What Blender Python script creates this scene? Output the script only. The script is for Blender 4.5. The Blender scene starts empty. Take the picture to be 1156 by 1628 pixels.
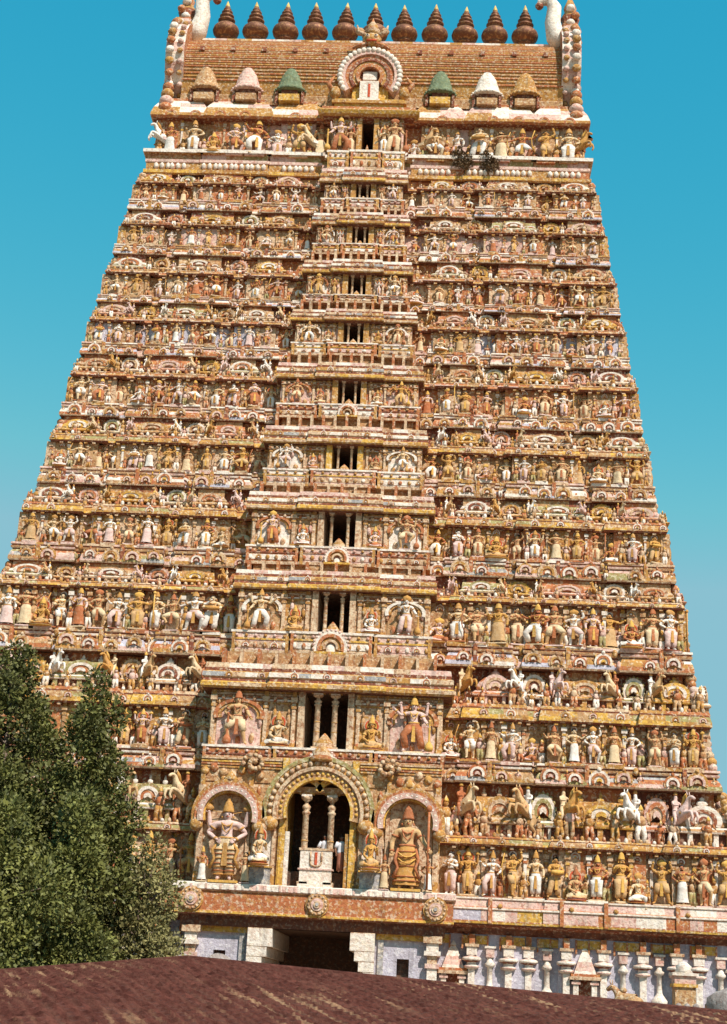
import bpy, math, random
import numpy as np
from mathutils import Vector, Matrix
random.seed(7); rng = np.random.default_rng(7)
S = bpy.context.scene
C = S.collection
PI = math.pi

# ------------------------------------------------------------------ materials
MATS = {}
def nd(t, kind, **kw):
    n = t.nodes.new(kind)
    for k, v in kw.items():
        setattr(n, k, v)
    return n

def stucco(name, col, fleck=(0.30, 0.105, 0.04), amount=0.4, dirt=0.45, bump=0.5, rough=0.86, pale=(0.80, 0.68, 0.50), pale_amount=0.29):
    """weathered painted stucco: base paint, worn and repainted flecks, rain streaks, a rough surface"""
    m = bpy.data.materials.new(name); m.use_nodes = True
    t = m.node_tree; L = t.links
    b = t.nodes['Principled BSDF']; b.inputs['Roughness'].default_value = rough
    b.inputs['Specular IOR Level'].default_value = 0.25
    g = nd(t, 'ShaderNodeNewGeometry')
    def noise(scale, detail, vec=None, rgh=0.6):
        n = nd(t, 'ShaderNodeTexNoise'); n.inputs['Scale'].default_value = scale
        n.inputs['Detail'].default_value = detail; n.inputs['Roughness'].default_value = rgh
        L.new(vec or g.outputs['Position'], n.inputs['Vector']); return n.outputs['Fac']
    def rng_(fac, a, c, to):
        r = nd(t, 'ShaderNodeMapRange'); r.inputs['From Min'].default_value = a; r.inputs['From Max'].default_value = c
        r.inputs['To Min'].default_value = 0; r.inputs['To Max'].default_value = to
        L.new(fac, r.inputs['Value']); return r.outputs['Result']
    def mix(fac, a, c):
        x = nd(t, 'ShaderNodeMix', data_type='RGBA')
        L.new(fac, x.inputs['Factor'])
        if isinstance(a, tuple): x.inputs['A'].default_value = (*a, 1)
        else: L.new(a, x.inputs['A'])
        x.inputs['B'].default_value = (*c, 1); return x.outputs['Result']
    k = mix(rng_(noise(0.8, 4), 0.45, 0.75, dirt), col, tuple(c * f for c, f in zip(col, (0.5, 0.42, 0.36))))
    k = mix(rng_(noise(5.0, 4), 0.50, 0.60, min(1, amount * 1.35)), k, fleck)
    mp = nd(t, 'ShaderNodeVectorMath', operation='ADD'); mp.inputs[1].default_value = (31.7, 11.3, 5.1)
    L.new(g.outputs['Position'], mp.inputs[0])
    k = mix(rng_(noise(6.5, 3, mp.outputs[0]), 0.53, 0.61, min(1, pale_amount * 1.6)), k, pale)
    mp2 = nd(t, 'ShaderNodeVectorMath', operation='ADD'); mp2.inputs[1].default_value = (-17.1, 4.9, 23.3)
    L.new(g.outputs['Position'], mp2.inputs[0])
    k = mix(rng_(noise(8.0, 3, mp2.outputs[0]), 0.58, 0.66, min(.8, amount * 1.1)), k, (0.16, 0.07, 0.03))
    st = nd(t, 'ShaderNodeVectorMath', operation='MULTIPLY'); st.inputs[1].default_value = (2.6, 2.6, 0.22)
    L.new(g.outputs['Position'], st.inputs[0])
    k = mix(rng_(noise(1.0, 5, st.outputs[0]), 0.54, 0.78, dirt * 1.3), k, (0.07, 0.05, 0.035))
    L.new(k, b.inputs['Base Color'])
    bp = nd(t, 'ShaderNodeBump'); bp.inputs['Strength'].default_value = bump; bp.inputs['Distance'].default_value = 0.13
    L.new(noise(7, 5), bp.inputs['Height']); L.new(bp.outputs['Normal'], b.inputs['Normal'])
    MATS[name] = m
    return m

stucco('cream', (0.64, 0.44, 0.28), amount=0.55)
stucco('white', (0.82, 0.72, 0.63), amount=0.32, dirt=0.3, fleck=(0.5, 0.3, 0.2))
stucco('pink', (0.70, 0.47, 0.40), amount=0.45, fleck=(0.5, 0.2, 0.14))
stucco('ochre', (0.51, 0.26, 0.070), amount=0.45)
stucco('yellow', (0.68, 0.39, 0.075), amount=0.4)
stucco('terracotta', (0.45, 0.145, 0.058), amount=0.35, fleck=(0.56, 0.29, 0.09))
stucco('tan', (0.51, 0.295, 0.14), amount=0.5)
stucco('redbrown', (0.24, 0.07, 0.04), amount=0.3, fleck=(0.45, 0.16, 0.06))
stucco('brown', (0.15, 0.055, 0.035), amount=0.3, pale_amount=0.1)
stucco('olive', (0.36, 0.30, 0.12), amount=0.4)
stucco('lilac', (0.50, 0.46, 0.53), amount=0.2, fleck=(0.42, 0.36, 0.42), pale=(0.8, 0.76, 0.78))
stucco('slate', (0.40, 0.38, 0.38), amount=0.4, fleck=(0.2, 0.17, 0.15))
stucco('green', (0.15, 0.19, 0.11), amount=0.35, fleck=(0.25, 0.25, 0.12), pale=(0.3, 0.36, 0.24))
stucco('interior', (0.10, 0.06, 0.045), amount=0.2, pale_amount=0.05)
stucco('copper', (0.21, 0.085, 0.045), amount=0.25, fleck=(0.13, 0.05, 0.035), rough=0.55, bump=0.15, pale=(0.55, 0.3, 0.12))
MATS['copper'].node_tree.nodes['Principled BSDF'].inputs['Metallic'].default_value = 0.25
stucco('gold', (0.75, 0.48, 0.12), amount=0.2, rough=0.4, bump=0.15)
stucco('redpaint', (0.55, 0.08, 0.03), amount=0.1, pale_amount=0.05, dirt=0.15)
stucco('stone', (0.34, 0.28, 0.26), amount=0.4, fleck=(0.25, 0.2, 0.17), pale=(0.55, 0.5, 0.46))
for _n, _c in (('cream', (0.74, 0.55, 0.34)), ('white', (0.84, 0.77, 0.70)), ('pink', (0.74, 0.52, 0.47)), ('ochre', (0.56, 0.28, 0.075)), ('tan', (0.62, 0.38, 0.18)), ('terracotta', (0.46, 0.15, 0.06)), ('yellow', (0.70, 0.39, 0.09)), ('redbrown', (0.24, 0.07, 0.04))):
    stucco('figure_' + _n, _c, amount=0.16, pale_amount=0.08, dirt=0.4, bump=0.35)
stucco('skin', (0.20, 0.095, 0.055), amount=0.05, pale_amount=0, dirt=0.05, bump=0.05, rough=0.55)
stucco('hair', (0.015, 0.012, 0.01), amount=0.05, pale_amount=0, dirt=0.05, rough=0.5)
stucco('shirt', (0.72, 0.70, 0.74), amount=0.05, pale_amount=0, dirt=0.1, bump=0.1)
stucco('lungi', (0.36, 0.14, 0.09), amount=0.15, pale_amount=0, dirt=0.1, bump=0.1)
stucco('bark', (0.16, 0.11, 0.08), amount=0.3, fleck=(0.08, 0.06, 0.05), pale=(0.3, 0.25, 0.2))
stucco('ground', (0.34, 0.24, 0.16), amount=0.3, pale_amount=0.15)

def leaf_mat(name, a, b_):
    m = bpy.data.materials.new(name); m.use_nodes = True; t = m.node_tree; L = t.links
    b = t.nodes['Principled BSDF']; b.inputs['Roughness'].default_value = 0.6; b.inputs['Specular IOR Level'].default_value = 0.3
    g = nd(t, 'ShaderNodeNewGeometry')
    n = nd(t, 'ShaderNodeTexNoise'); n.inputs['Scale'].default_value = 1.1; n.inputs['Detail'].default_value = 4
    L.new(g.outputs['Position'], n.inputs['Vector'])
    r = nd(t, 'ShaderNodeMapRange'); r.inputs['From Min'].default_value = 0.35; r.inputs['From Max'].default_value = 0.68
    L.new(n.outputs['Fac'], r.inputs['Value'])
    ad = nd(t, 'ShaderNodeMath', operation='MULTIPLY_ADD'); ad.inputs[1].default_value = 0.55; ad.use_clamp = True
    L.new(g.outputs['Random Per Island'], ad.inputs[0])
    sc = nd(t, 'ShaderNodeMath', operation='MULTIPLY'); sc.inputs[1].default_value = 0.5
    L.new(r.outputs['Result'], sc.inputs[0]); L.new(sc.outputs[0], ad.inputs[2])
    x = nd(t, 'ShaderNodeMix', data_type='RGBA'); L.new(ad.outputs[0], x.inputs['Factor'])
    x.inputs['A'].default_value = (*a, 1); x.inputs['B'].default_value = (*b_, 1)
    L.new(x.outputs['Result'], b.inputs['Base Color'])
    MATS[name] = m
leaf_mat('leaf_dark', (0.032, 0.034, 0.012), (0.20, 0.195, 0.048))
leaf_mat('leaf_mid', (0.042, 0.048, 0.015), (0.24, 0.235, 0.058))
leaf_mat('leaf_pale', (0.08, 0.072, 0.025), (0.34, 0.29, 0.11))
leaf_mat('leaf_dry', (0.09, 0.055, 0.03), (0.22, 0.13, 0.06))

# pavilion roof: old brown tiles with bleached streaks
def roof_mat():
    m = bpy.data.materials.new('old_tiles'); m.use_nodes = True; t = m.node_tree; L = t.links
    b = t.nodes['Principled BSDF']; b.inputs['Roughness'].default_value = 0.95; b.inputs['Specular IOR Level'].default_value = 0.05
    g = nd(t, 'ShaderNodeNewGeometry')
    def sn(sc, scale, detail):
        v = nd(t, 'ShaderNodeVectorMath', operation='MULTIPLY'); v.inputs[1].default_value = sc
        L.new(g.outputs['Position'], v.inputs[0])
        n = nd(t, 'ShaderNodeTexNoise'); n.inputs['Scale'].default_value = scale; n.inputs['Detail'].default_value = detail
        L.new(v.outputs[0], n.inputs['Vector']); return n.outputs['Fac']
    def mp(f, a, c, to=1):
        r = nd(t, 'ShaderNodeMapRange'); r.inputs['From Min'].default_value = a; r.inputs['From Max'].default_value = c
        r.inputs['To Max'].default_value = to; L.new(f, r.inputs['Value']); return r.outputs['Result']
    def mix(f, a, c):
        x = nd(t, 'ShaderNodeMix', data_type='RGBA'); L.new(f, x.inputs['Factor'])
        for nm, q in (('A', a), ('B', c)):
            if isinstance(q, tuple): x.inputs[nm].default_value = (*q, 1)
            else: L.new(q, x.inputs[nm])
        return x.outputs['Result']
    k = mix(mp(sn((1, 1, 1), 6, 5), 0.35, 0.7), (0.055, 0.018, 0.014), (0.13, 0.045, 0.034))
    rv = nd(t, 'ShaderNodeVectorRotate', rotation_type='Z_AXIS'); rv.inputs['Angle'].default_value = math.radians(-18)
    L.new(g.outputs['Position'], rv.inputs['Vector'])
    def sr(sc, scale, detail):
        v = nd(t, 'ShaderNodeVectorMath', operation='MULTIPLY'); v.inputs[1].default_value = sc
        L.new(rv.outputs[0], v.inputs[0])
        n = nd(t, 'ShaderNodeTexNoise'); n.inputs['Scale'].default_value = scale; n.inputs['Detail'].default_value = detail
        L.new(v.outputs[0], n.inputs['Vector']); return n.outputs['Fac']
    k = mix(mp(sr((7, .25, 0), 1.4, 4), 0.45, 0.7, .6), k, (0.13, 0.058, 0.042))
    mu = nd(t, 'ShaderNodeMath', operation='MULTIPLY')
    L.new(mp(sr((4.5, .22, 0), 1.5, 5), 0.55, 0.66, 0.85), mu.inputs[0]); L.new(mp(sn((0.35, 0.2, 0), 0.6, 2), 0.45, 0.6), mu.inputs[1])
    k = mix(mu.outputs[0], k, (0.34, 0.20, 0.115))
    L.new(k, b.inputs['Base Color'])
    bp = nd(t, 'ShaderNodeBump'); bp.inputs['Strength'].default_value = 0.6; bp.inputs['Distance'].default_value = 0.05
    L.new(sn((1, 1, 1), 14, 4), bp.inputs['Height']); L.new(bp.outputs['Normal'], b.inputs['Normal'])
    MATS['old_tiles'] = m
roof_mat()

# ------------------------------------------------------------------ mesh builder
class MB:
    def __init__(s): s.v = []; s.f = []; s.m = []; s.sm = []
    def add(s, vs, fs, mat, smooth=False):
        o = len(s.v); s.v.extend(vs)
        for i, f in enumerate(fs):
            s.f.append(tuple(a + o for a in f)); s.m.append(mat[i % len(mat)] if isinstance(mat, list) else mat); s.sm.append(smooth)
        return s
    def box(s, x0, x1, y0, y1, z0, z1, mat):
        vs = [(x0, y0, z0), (x1, y0, z0), (x1, y1, z0), (x0, y1, z0), (x0, y0, z1), (x1, y0, z1), (x1, y1, z1), (x0, y1, z1)]
        return s.add(vs, [(0, 1, 5, 4), (1, 2, 6, 5), (2, 3, 7, 6), (3, 0, 4, 7), (4, 5, 6, 7), (3, 2, 1, 0)], mat)
    def lathe(s, c, prof, n, mat, sx=1, sy=1, smooth=True, a0=0.0):
        vs = []; fs = []; mm = []
        for r, z in prof:
            for k in range(n):
                a = a0 + 2 * PI * k / n
                vs.append((c[0] + r * sx * math.cos(a), c[1] + r * sy * math.sin(a), c[2] + z))
        for i in range(len(prof) - 1):
            for k in range(n):
                fs.append((i * n + k, i * n + (k + 1) % n, (i + 1) * n + (k + 1) % n, (i + 1) * n + k))
                mm.append(mat[i % len(mat)] if isinstance(mat, list) else mat)
        fs.append(tuple(range(n - 1, -1, -1))); mm.append(mm[0])
        fs.append(tuple((len(prof) - 1) * n + k for k in range(n))); mm.append(mm[-2])
        o = len(s.v); s.v.extend(vs)
        for f, q in zip(fs, mm): s.f.append(tuple(a + o for a in f)); s.m.append(q); s.sm.append(smooth)
        return s
    def ell(s, c, r, mat, n=8, m=5):
        prof = [(math.sin(PI * i / m) if 0 < i < m else 0.02, -math.cos(PI * i / m)) for i in range(m + 1)]
        vs = [(c[0] + r[0] * q * math.cos(2 * PI * k / n), c[1] + r[1] * q * math.sin(2 * PI * k / n), c[2] + r[2] * z) for q, z in prof for k in range(n)]
        fs = [(i * n + k, i * n + (k + 1) % n, (i + 1) * n + (k + 1) % n, (i + 1) * n + k) for i in range(m) for k in range(n)]
        return s.add(vs, fs, mat, True)
    def tube(s, pts, rad, n, mat, smooth=True):
        pts = [Vector(p) for p in pts]; vs = []; fs = []
        for i, p in enumerate(pts):
            d = (pts[min(i + 1, len(pts) - 1)] - pts[max(i - 1, 0)])
            d = d.normalized() if d.length > 1e-6 else Vector((0, 0, 1))
            up = Vector((0, 1, 0)) if abs(d.y) < 0.9 else Vector((1, 0, 0))
            a = d.cross(up).normalized(); b = d.cross(a)
            r = rad[i] if isinstance(rad, (list, tuple)) else rad
            for k in range(n):
                q = p + a * (r * math.cos(2 * PI * k / n)) + b * (r * math.sin(2 * PI * k / n)); vs.append(tuple(q))
        for i in range(len(pts) - 1):
            for k in range(n): fs.append((i * n + k, i * n + (k + 1) % n, (i + 1) * n + (k + 1) % n, (i + 1) * n + k))
        fs.append(tuple(range(n - 1, -1, -1))); fs.append(tuple((len(pts) - 1) * n + k for k in range(n)))
        return s.add(vs, fs, mat, smooth)
    def arch(s, cx, y, cz, radii, mats, depths, y1=None, a0=0.0, a1=180.0, n=18, sz=1.0):
        """concentric half rings facing -y; ring k lies between radii[k] and radii[k+1], its face at y - depths[k], its back at y1"""
        y1 = y if y1 is None else y1
        for k in range(len(radii) - 1):
            ri, ro = radii[k], radii[k + 1]; yf = y - depths[k]; vs = []; fs = []
            for j in range(n + 1):
                a = math.radians(a0 + (a1 - a0) * j / n); ca, sa = math.cos(a), math.sin(a) * sz
                vs += [(cx + ri * ca, yf, cz + ri * sa), (cx + ro * ca, yf, cz + ro * sa), (cx + ro * ca, y1, cz + ro * sa), (cx + ri * ca, y1, cz + ri * sa)]
            for j in range(n):
                o = 4 * j; p = o + 4
                fs += [(o, p, p + 1, o + 1), (o + 1, p + 1, p + 2, o + 2), (p, o, o + 3, p + 3)]
            fs += [(0, 1, 2, 3), (4 * n + 3, 4 * n + 2, 4 * n + 1, 4 * n)]
            s.add(vs, fs, mats[k % len(mats)])
        return s
    def beads(s, cx, y, cz, r, size, n, mat, a0=0.0, a1=180.0, sz=1.0):
        for j in range(n):
            a = math.radians(a0 + (a1 - a0) * (j + 0.5) / n)
            s.ell((cx + r * math.cos(a), y, cz + r * math.sin(a) * sz), (size, size * 0.8, size), mat, 6, 4)
        return s
    def sweep(s, path, prof, mats, step=None, seed=0):
        """moulding run along a plan path; outside is to the right of the path's direction; tuple mats are dealt out patch by patch"""
        rr = random.Random(seed)
        P = []
        for i in range(len(path) - 1):
            a, b = path[i], path[i + 1]; L = math.dist(a, b)
            k = max(1, int(round(L / step))) if step else 1
            P += [(a[0] + (b[0] - a[0]) * j / k, a[1] + (b[1] - a[1]) * j / k) for j in range(k)]
        P.append(path[-1])
        N = []
        for i in range(len(P) - 1):
            dx, dy = P[i + 1][0] - P[i][0], P[i + 1][1] - P[i][1]; l = math.hypot(dx, dy); N.append((dy / l, -dx / l))
        M = []
        for i in range(len(P)):
            n1 = N[max(i - 1, 0)]; n2 = N[min(i, len(N) - 1)]; q = 1 + n1[0] * n2[0] + n1[1] * n2[1]
            M.append(((n1[0] + n2[0]) / q, (n1[1] + n2[1]) / q))
        n = len(prof); o0 = len(s.v)
        for p, m in zip(P, M):
            for o, z in prof: s.v.append((p[0] + m[0] * o, p[1] + m[1] * o, z))
        for i in range(len(P) - 1):
            for j in range(n - 1):
                q = mats[j % len(mats)]
                if isinstance(q, tuple): q = q[rr.randrange(len(q))]
                s.f.append((o0 + i * n + j, o0 + (i + 1) * n + j, o0 + (i + 1) * n + j + 1, o0 + i * n + j + 1)); s.m.append(q); s.sm.append(False)
        return s
    def merge(s, other, mtx=None, role=None):
        vs = [tuple(mtx @ Vector(v)) for v in other.v] if mtx else other.v
        o = len(s.v); s.v.extend(vs)
        for f, m, k in zip(other.f, other.m, other.sm):
            s.f.append(tuple(a + o for a in f)); s.m.append((role or {}).get(m, m)); s.sm.append(k)
        return s
    def mesh(s, name, role=None):
        me = bpy.data.meshes.new(name); me.from_pydata(s.v, [], s.f)
        names = [(role or {}).get(q, q) for q in s.m]; used = list(dict.fromkeys(names)); ix = {q: i for i, q in enumerate(used)}
        for q in used: me.materials.append(MATS[q])
        me.polygons.foreach_set('material_index', [ix[q] for q in names]); me.polygons.foreach_set('use_smooth', s.sm)
        me.update(); return me
    def build(s, name, parent=None, role=None):
        return link(name, s.mesh(name, role), parent)

def link(name, data, parent=None, loc=None, rz=0, sc=None):
    o = bpy.data.objects.new(name, data); C.objects.link(o)
    if parent: o.parent = parent
    if loc is not None: o.location = loc
    if rz: o.rotation_euler = (0, 0, rz)
    if sc is not None: o.scale = (sc, sc, sc) if isinstance(sc, (int, float)) else sc
    return o
def tag(o, label, cat, group=None, kind=None):
    o['label'] = label; o['category'] = cat
    if group: o['group'] = group
    if kind: o['kind'] = kind
    return o

# ------------------------------------------------------------------ figures
def skin(joints, edges, levels=1):
    """joints: list of (xyz, radius); the first is the root; returns a continuous skinned body as an MB-ready (verts, faces)"""
    me = bpy.data.meshes.new('tmp'); me.from_pydata([j[0] for j in joints], edges, [])
    o = bpy.data.objects.new('tmp', me); C.objects.link(o)
    o.modifiers.new('s', 'SKIN')
    if levels:
        u = o.modifiers.new('u', 'SUBSURF'); u.levels = levels; u.render_levels = levels
    for i, j in enumerate(joints):
        r = j[1] if isinstance(j[1], tuple) else (j[1], j[1])
        me.skin_vertices[0].data[i].radius = r
    me.skin_vertices[0].data[0].use_root = True
    bpy.context.view_layer.update()
    dg = bpy.context.evaluated_depsgraph_get(); ev = o.evaluated_get(dg); m2 = ev.to_mesh()
    vs = [tuple(v.co) for v in m2.vertices]; fs = [tuple(p.vertices) for p in m2.polygons]
    ev.to_mesh_clear(); bpy.data.objects.remove(o); bpy.data.meshes.remove(me)
    return vs, fs

ARM = {'down': ((.175, .01, .64), (.175, -.05, .51)), 'hip': ((.225, .03, .67), (.12, -.06, .575)), 'bless': ((.17, -.02, .65), (.165, -.14, .755)),
       'up': ((.205, -.02, .88), (.17, -.05, 1.03)), 'joined': ((.16, -.03, .655), (.025, -.135, .715)), 'out': ((.22, -.02, .74), (.31, -.08, .83)),
       'front': ((.17, -.05, .65), (.07, -.16, .64)), 'wide': ((.22, -.02, .71), (.33, -.05, .66)), 'lap': ((.17, -.03, .64), (.07, -.15, .56)),
       'rest': ((.19, -.04, .64), (.24, -.13, .55))}
BACK = ((.21, .03, .76), (.225, .0, .93))
LEG = {'straight': ((.06, -.01, .28), (.062, .01, .045), (.075, -.085, .02)), 'apart': ((.11, -.04, .28), (.15, .01, .045), (.19, -.07, .02)),
       'bent': ((.17, -.09, .33), (.12, .01, .045), (.19, -.05, .02)), 'lift': ((.19, -.13, .40), (.08, -.15, .22), (.10, -.23, .19)),
       'cross': ((.21, -.11, .47), (.05, -.17, .44), (-.02, -.2, .43)), 'hang': ((.09, -.20, .49), (.09, -.20, .26), (.1, -.28, .235)),
       'forward': ((.055, -.10, .29), (.05, -.10, .045), (.05, -.2, .02)), 'backward': ((.06, .03, .28), (.06, .12, .06), (.065, .04, .02))}
def figure(la='down', ra='down', ll='straight', rl='straight', four=False, garment='dhoti', crown='tall', lean=0.0, fingers=False, prop=None, face=True, pedestal=True, halo=False, levels=1):
    """a whole figure of unit height facing -y; returns dict of MBs: body, garment, crown, ornament, prop, pedestal"""
    J = [((0, 0, .525), (.088, .066)), ((lean * .5, 0, .62), (.068, .052)), ((lean, 0, .735), (.098, .066)), ((lean, 0, .80), (.070, .052)), ((lean, -.003, .845), .033),
         ((lean, -.012, .885), (.050, .056)), ((lean, -.008, .94), (.054, .060)), ((lean, .0, .985), (.030, .034))]
    E = [(0, 1), (1, 2), (2, 3), (3, 4), (4, 5), (5, 6), (6, 7)]
    hands = []
    def arm(sd, spec):
        e, w = [Vector((sd * p[0] + lean, p[1], p[2])) for p in spec]
        sh = Vector((sd * .118 + lean, .005, .792)); d = (w - e).normalized(); h = w + d * .05
        b = len(J)
        J.extend([(tuple(sh), .042), (tuple((sh + e) / 2), .037), (tuple(e), .031), (tuple((e + w) / 2), .030), (tuple(w), .021), (tuple(h), (.026, .016))])
        E.extend([(3, b), (b, b + 1), (b + 1, b + 2), (b + 2, b + 3), (b + 3, b + 4), (b + 4, b + 5)])
        hands.append((w, d, sd))
    def leg(sd, spec):
        k, a, t = [Vector((sd * p[0], p[1], p[2])) for p in spec]
        h = Vector((sd * .058, 0, .50)); b = len(J)
        J.extend([(tuple(h), .064), (tuple(h.lerp(k, .5)), .058), (tuple(k), .043), (tuple(k.lerp(a, .4)), .040), (tuple(a), .026), (tuple(t), (.028, .018))])
        E.extend([(0, b)] + [(b + i, b + i + 1) for i in range(5)])
        return [h, h.lerp(k, .5), k, k.lerp(a, .4), a]
    arm(-1, ARM[la]); arm(1, ARM[ra])
    if four: arm(-1, BACK); arm(1, BACK)
    legs = [leg(-1, LEG[ll]), leg(1, LEG[rl])]
    B = MB(); v, f = skin(J, E, levels); B.add(v, f, 'skin_role', True)
    if fingers:
        for w, d, sd in hands:
            side = d.cross(Vector((0, 1, 0))); side = side.normalized() if side.length > .1 else Vector((1, 0, 0)); nrm = side.cross(d).normalized()
            base = w + d * .055
            for q, ln in ((-.018, .036), (-.006, .044), (.006, .041), (.018, .031)):
                p = base + side * q
                B.tube([p - d * .01, p + d * ln * .55, p + d * ln + nrm * .012], [.0062, .0058, .004], 6, 'skin_role')
            p = w + d * .022 - side * sd * .02
            B.tube([p, p - side * sd * .018 + d * .018, p - side * sd * .022 + d * .036], [.0075, .0065, .005], 6, 'skin_role')
    hx = lean
    if face:
        B.tube([(hx, -.066, .938), (hx, -.079, .912), (hx, -.066, .905)], [.006, .012, .006], 6, 'skin_role')
        for sd in (-1, 1):
            B.ell((hx + sd * .022, -.060, .932), (.011, .008, .006), 'white'); B.ell((hx + sd * .022, -.066, .932), (.005, .004, .005), 'hair')
            B.tube([(hx + sd * .009, -.066, .946), (hx + sd * .022, -.066, .950), (hx + sd * .036, -.055, .946)], .0035, 5, 'hair')
            B.ell((hx + sd * .058, .0, .918), (.010, .014, .022), 'skin_role')
        B.tube([(hx - .017, -.059, .890), (hx, -.067, .888), (hx + .017, -.059, .890)], [.004, .006, .004], 5, 'redpaint')
    G = MB()
    if garment in ('dhoti', 'short'):
        G.lathe((0, 0, .43), [(.095, 0), (.108, .05), (.100, .11), (.088, .15), (.084, .165)], 14, 'cloth_role', 1.05, .80)
        for L in legs:
            q = L if garment == 'dhoti' else L[:3]
            r = [.082, .074, .062, .062, .056] if garment == 'dhoti' else [.082, .074, .060]
            if garment == 'dhoti': q = q[:4] + [q[3].lerp(q[4], .75)]
            G.tube(q, r[:len(q)], 12, 'cloth_role')
        G.add([(-.022, -.085, .52), (.022, -.085, .52), (.035, -.095, .2), (-.035, -.095, .2), (-.022, -.07, .52), (.022, -.07, .52), (.03, -.06, .2), (-.03, -.06, .2)],
              [(0, 3, 2, 1), (0, 4, 7, 3), (1, 2, 6, 5), (3, 7, 6, 2), (0, 1, 5, 4)], 'gold_role')
    elif garment == 'skirt':
        n = 24; prof = [(.080, .60), (.092, .55), (.112, .50), (.115, .42), (.118, .30), (.130, .16), (.150, .05)]; vs = []; fs = []
        for r, z in prof:
            fl = max(0, (.5 - z)) * .16
            for k in range(n):
                a = 2 * PI * k / n; rr = r * (1 + fl * math.cos(a * 8)); vs.append((rr * math.cos(a), rr * .82 * math.sin(a), z))
        for i in range(len(prof) - 1):
            for k in range(n): fs.append((i * n + (k + 1) % n, i * n + k, (i + 1) * n + k, (i + 1) * n + (k + 1) % n))
        G.add(vs, fs, 'cloth_role', True)
    elif garment == 'seated':
        G.lathe((0, -.02, .42), [(.10, 0), (.115, .04), (.105, .1), (.088, .16)], 12, 'cloth_role', 1.15, .9)
        for L in legs: G.tube(L[:4], [.078, .072, .056, .05], 10, 'cloth_role')
    K = MB()
    if crown == 'tall':
        K.lathe((hx, .0, .955), [(.066, 0), (.072, .012), (.064, .03), (.066, .05), (.056, .07), (.058, .09), (.044, .115), (.046, .13), (.03, .155), (.018, .175), (.022, .19), (.004, .205)], 12, 'gold_role')
    elif crown == 'flame':
        K.lathe((hx, .0, .955), [(.066, 0), (.070, .02), (.085, .05), (.09, .08), (.07, .12), (.03, .15), (.004, .17)], 12, 'gold_role', 1.15, .6)
    elif crown == 'bun':
        K.ell((hx, .02, .965), (.064, .062, .045), 'hair'); K.ell((hx + .03, .05, .985), (.04, .04, .04), 'hair')
    if halo:
        K.arch(hx, .05, .92, [.085, .11, .14, .16], ['gold_role', 'redpaint', 'cream'], [.02, .03, .02], a0=-30, a1=210, n=14)
    O = MB(); OP = []
    def piece(nm):
        q = MB(); OP.append((nm, q)); return q
    if crown != 'none':
        q = piece('necklace'); q.tube([(hx - .07, -.03, .815), (hx - .045, -.062, .775), (hx, -.074, .755), (hx + .045, -.062, .775), (hx + .07, -.03, .815)], .011, 6, 'gold_role')
        q.tube([(hx - .06, -.05, .79), (hx - .04, -.078, .71), (hx, -.084, .66), (hx + .04, -.078, .71), (hx + .06, -.05, .79)], .008, 6, 'gold_role')
        piece('belt').lathe((0, 0, .575), [(.078, 0), (.098, .01), (.098, .025), (.082, .035)], 12, 'gold_role', 1.0, .78)
        for sd, spec in ((-1, ARM[la]), (1, ARM[ra])):
            e, w = [Vector((sd * p[0] + hx, p[1], p[2])) for p in spec]; sh = Vector((sd * .118 + hx, .005, .792))
            m = sh.lerp(e, .45); d = (e - sh).normalized() * .012; piece('armlet').tube([m - d, m + d], .045, 8, 'gold_role')
            d = (w - e).normalized() * .012; piece('bracelet').tube([w - d, w + d], .03, 8, 'gold_role')
            piece('earring').ell((hx + sd * .066, -.005, .887), (.014, .012, .018), 'gold_role', 6, 4)
    for _, q in OP: O.merge(q)
    R = MB()
    if prop == 'staff':
        sd = 1; w = Vector((sd * ARM[ra][1][0] + hx, ARM[ra][1][1] - .03, 0)); R.tube([(w.x, w.y, 0), (w.x, w.y, 1.08)], .014, 7, 'gold_role'); R.ell((w.x, w.y, 1.1), (.035, .03, .05), 'gold_role')
    elif prop == 'mace':
        w = Vector((ARM[ra][1][0] + hx + .03, ARM[ra][1][1] - .04, 0))
        R.lathe((w.x, w.y, 0), [(.055, 0), (.075, .05), (.07, .11), (.045, .16), (.02, .2), (.017, .42), (.026, .46), (.017, .5), (.017, .6), (.03, .62), (.004, .65)], 10, 'gold_role')
    elif prop == 'drum':
        R.tube([(-.13, -.15, .63), (0, -.17, .62), (.13, -.15, .63)], [.05, .065, .05], 10, 'gold_role')
    elif prop == 'attributes':
        for sd in (-1, 1):
            R.lathe((sd * .225 + hx, -.01, .97), [(.006, 0), (.05, .02), (.055, .05), (.03, .08), (.004, .1)], 8, 'gold_role', 1, .45)
        R.tube([(-.225 + hx, .0, .985), (hx, .07, .93), (.225 + hx, .0, .985)], .006, 5, 'gold_role')
    elif prop == 'bow':
        R.tube([(-.25 + .02 * 0, -.1, .25), (-.32, -.12, .5), (-.33, -.12, .7), (-.26, -.1, .98)], .012, 6, 'gold_role')
    D = MB()
    if pedestal:
        if garment == 'seated':
            D.lathe((0, -.05, .36), [(.24, 0), (.27, .02), (.2, .035), (.22, .055), (.25, .065)], 14, ['gold_role', 'redpaint', 'ped_role'], 1, .8)
        else:
            D.box(-.17, .17, -.13, .10, -.035, .0, 'ped_role')
    return dict(body=B, garment=G, crown=K, ornament=O, prop=R, pedestal=D, pieces=OP)

def joined(fig, dz=0.0):
    M = MB()
    for k in ('body', 'garment', 'crown', 'ornament', 'prop', 'pedestal'): M.merge(fig[k])
    if dz: M.v = [(x, y, z + dz) for x, y, z in M.v]
    return M

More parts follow.
